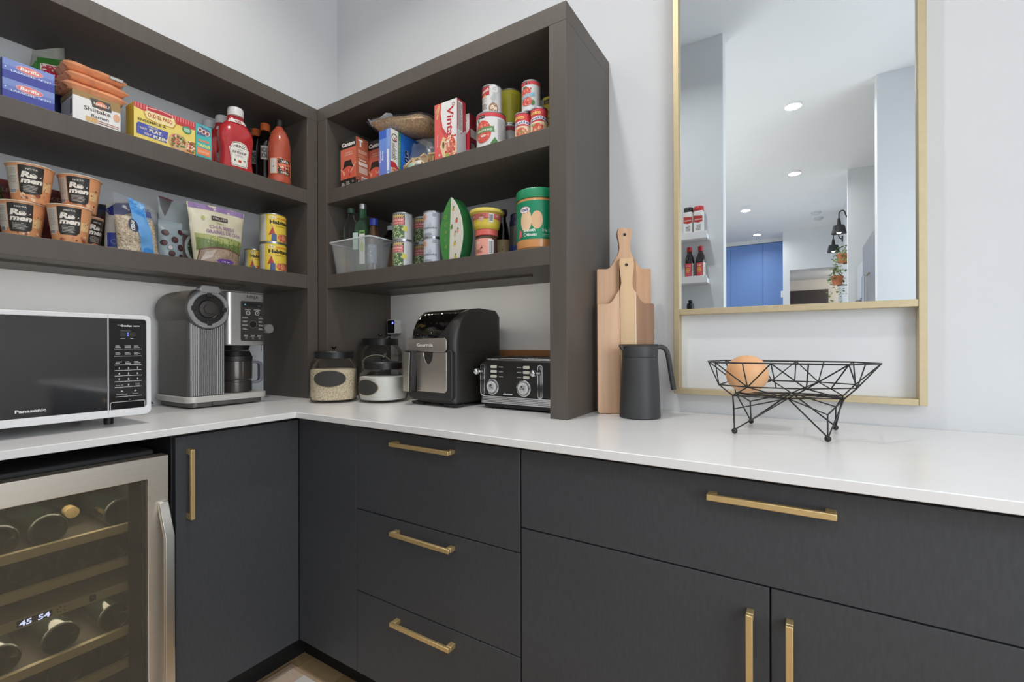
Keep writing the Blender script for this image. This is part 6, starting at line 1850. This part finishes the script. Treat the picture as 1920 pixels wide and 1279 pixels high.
spice(1.493, '#c23038', 'square spice jar with red lid on the mirrored wall ledge')
def redbottle(x, label):
    t = thing('sauce_bottle', label, 'sauce bottle', (x, -1.757, 1.5755), 180, 'dark sauce bottles seen in the mirror')
    obj('bottle', MB().lathe([(0.028, 0), (0.031, 0.004), (0.031, 0.11), (0.027, 0.145), (0.015, 0.175), (0.013, 0.186)], mat('#20171a', 0.12, coat=0.5), seg=24), t)
    obj('cap', MB().lathe([(0.0135, 0.1862), (0.0165, 0.187), (0.0165, 0.216), (0.0145, 0.218)], mat('#b4222c', 0.35), seg=20), t)
    p = Print(round_(0.0313))
    p.rect(-0.018, 0.014, 0.026, 0.105, '#d5545c').rect(-0.045, 0.014, -0.022, 0.105, '#dcd8cc').ell(0.006, 0.06, 0.012, 0.018, '#e8b84a').lines(-0.042, 0.02, -0.026, 0.10, 8, '#77736b').text('SOYA', 0.004, 0.085, 0.010, '#f5e6d8', width=0.026, bold=0.03)
    p.done(t)
redbottle(1.432, 'dark sauce bottle with red cap on the mirrored ledge, left one')
redbottle(1.503, 'dark sauce bottle with red cap on the mirrored ledge, right one')
t = thing('pepper_mill', 'small black mill on the lowest mirrored ledge', 'mill', (1.437, -1.752, 1.3355), 0)
obj('body', MB().lathe([(0.024, 0), (0.026, 0.004), (0.022, 0.03), (0.024, 0.06), (0.020, 0.078)], mat('#1b1b1c', 0.35), seg=20), t)
obj('knob', MB().lathe([(0.008, 0.0782), (0.014, 0.086), (0.014, 0.098), (0.0, 0.104)], mat('#1b1b1c', 0.35), seg=16), t)

# the far room behind
t = thing('blue_cupboard', 'tall blue cupboard doors at the far end of the hall in the mirror', 'cupboard', (0, 0, 0))
M_blue = mat('#6f92cf', 0.5, var=0.02)
obj('carcass', MB().box(-1.0, 1.762, -9.28, -9.02, 0.0, 3.165, mat('#35569c', 0.6)), t)
for x0, x1 in ((-0.62, 0.10), (0.105, 0.82), (0.825, 1.405), (1.41, 1.76)):
    obj('door', MB().box(x0, x1, -9.019, -9.0, 0.05, 3.16, M_blue), t, bevel=0.002)
rebase(t, (0.4, -9.15, 0))
struct('trim_soffit', MB().box(-2.5, 1.768, -9.29, -8.98, 3.17, CZ + 0.049, M_wall))
t = thing('wall_switch', 'small white switch beside the blue cupboard in the mirror', 'switch', (1.757, -8.52, 2.08), 0)
obj('plate', MB().box(-0.02, 0.012, -0.04, 0.019, -0.06, 0.06, M_white), t, bevel=0.003)
t = thing('fireplace_screen', 'dark rectangular screen on the wall of the far lounge in the mirror', 'screen', (2.33, -10.49, 1.25), 0)
obj('panel', MB().box(-0.55, 0.22, 0, 0.05, 0, 1.07, mat('#3a322f', 0.4, var=0.05)), t, bevel=0.004)
obj('surround', MB().box(-0.57, 0.24, 0.0, 0.02, 1.072, 1.10, mat('#c9c2bb', 0.6)), t)
area('lounge_fill', (3.2, -9.4, 2.4), (2.2, -10.4, 1.8), 0.8, 0.8, 30, WARM)  # unseen fill lamp added to brighten the lounge
# tall fridge and oven column between the two wall ends
t = thing('tall_fridge', 'tall stainless fridge standing at right of the hall in the mirror', 'fridge', (2.95, -3.72, 0), 0)
obj('body', MB().box(-0.33, 0.40, -0.50, 0.55, 0.02, 2.12, mat('#8f8d8a', 0.45, 0.3)), t)
for y0, y1 in ((-0.498, 0.02), (0.025, 0.548)):
    dd = obj('door', MB().box(-0.362, -0.331, y0, y1, 0.06, 2.10, mat('#a8a6a3', 0.35, 0.55, var=0.02)), t, bevel=0.004)
    yy = y1 - 0.05 if y0 < 0 else y0 + 0.05
    obj('handle', MB().tube([(-0.3625, yy, 0.7), (-0.40, yy, 0.72), (-0.40, yy, 1.75), (-0.3625, yy, 1.77)], 0.012, M_chrome, seg=8), dd)
t = thing('oven_column', 'dark oven column beside the tall fridge in the mirror', 'oven', (2.95, -4.72, 0), 0)
obj('body', MB().box(-0.33, 0.40, -0.44, 0.44, 0.02, 2.02, mat('#b9bcc0', 0.5)), t)
obj('oven_door', MB().box(-0.352, -0.331, -0.40, 0.40, 1.05, 1.62, M_gloss), t)
obj('handle', MB().tube([(-0.39, -0.36, 1.58), (-0.39, 0.36, 1.58)], 0.012, M_chrome, seg=8), t)
for y in (-0.34, 0.34):
    obj('handle_post', MB().cyl((-0.389, y, 1.58), 0.008, 0.036, M_chrome, axis='x', seg=8), t)
# wall lamps
def sconce(y, z, label):
    t = thing('wall_sconce', label, 'wall lamp', (2.6195, y, z), 0, 'black gooseneck wall lamps in the mirror')
    m = mat('#2b2c2e', 0.5)
    obj('back_plate', MB().lathe([(0.05, -0.018), (0.05, 0.0)], m, (0, 0, 0.05), seg=20, axis='x'), t)
    pts = [(-0.018, 0, 0.05), (-0.04, 0, 0.06)] + [(-0.055 - 0.035 * (1 - math.cos(R(a))), 0, 0.10 + 0.055 * math.sin(R(a))) for a in range(0, 181, 20)] + [(-0.125, 0, 0.06)]
    obj('arm', MB().tube(pts, 0.008, m, seg=8), t)
    obj('shade', MB().lathe([(0.085, -0.15), (0.080, -0.12), (0.068, -0.06), (0.062, -0.04), (0.025, -0.03), (0.02, 0.02), (0.014, 0.055)], m, (-0.125, 0, 0), seg=28, cap=False), t)
    obj('bulb', MB().sphere((-0.125, 0, -0.12), 0.032, mat('#fff3df', 0.4, emit=6), seg=14), t)
sconce(-6.0, 2.76, 'black gooseneck wall lamp in the mirror, nearer upper one')
sconce(-7.35, 2.74, 'black gooseneck wall lamp in the mirror, farther lower one')
# hanging plants
def plant(x, y, z, n, drop, label, seed):
    random.seed(seed)
    t = thing('hanging_plant', label, 'potted plant', (x, y, z), 0, 'trailing plants in the mirror')
    obj('pot', MB().lathe([(0.045, 0), (0.055, 0.005), (0.070, 0.10), (0.074, 0.102), (0.074, 0.125), (0.066, 0.125)], mat('#b9704a', 0.7, var=0.05), seg=22), t)
    obj('pot_bracket', MB().box(0.0, 0.62 + 2.0 - x - 0.001, -0.012, 0.012, -0.012, -0.001, M_black), t)
    q = MB()
    cols = [mat('#4f6b35', 0.55), mat('#6f8a4a', 0.55), mat('#8a9a55', 0.55)]
    for k in range(n):
        a, r_ = random.uniform(0, 2 * PI), random.uniform(0.02, 0.11)
        h_ = random.choice((random.uniform(0.08, 0.24), random.uniform(-drop, 0.16)))
        if h_ < 0.1:
            r_ = random.uniform(0.075, 0.13)
        c = Vector((r_ * math.cos(a) * 0.8 - 0.01, r_ * math.sin(a), h_))
        m4 = Matrix.Rotation(random.uniform(0, 6.3), 4, 'Z') @ Matrix.Rotation(random.uniform(-1.2, 0.4), 4, 'X')
        l_, w_ = random.uniform(0.03, 0.05), random.uniform(0.014, 0.024)
        vs_ = [c + m4 @ Vector(p_) for p_ in ((0, 0, 0), (w_, l_ * 0.5, 0.004), (0, l_, -0.004), (-w_, l_ * 0.5, 0.004), (0, l_ * 0.5, -0.004))]
        q.add(vs_, [(0, 1, 4), (1, 2, 4), (2, 3, 4), (3, 0, 4)], random.choice(cols))
    f = obj('foliage', q, t, recalc=False)
    f['kind'] = 'stuff'
plant(2.54, -6.05, 2.22, 90, 0.10, 'potted plant in terracotta pot under the mirrored wall lamps, upper one', 3)
plant(2.50, -6.5, 1.98, 170, 0.34, 'trailing green plant under the mirrored wall lamps, lower one', 9)
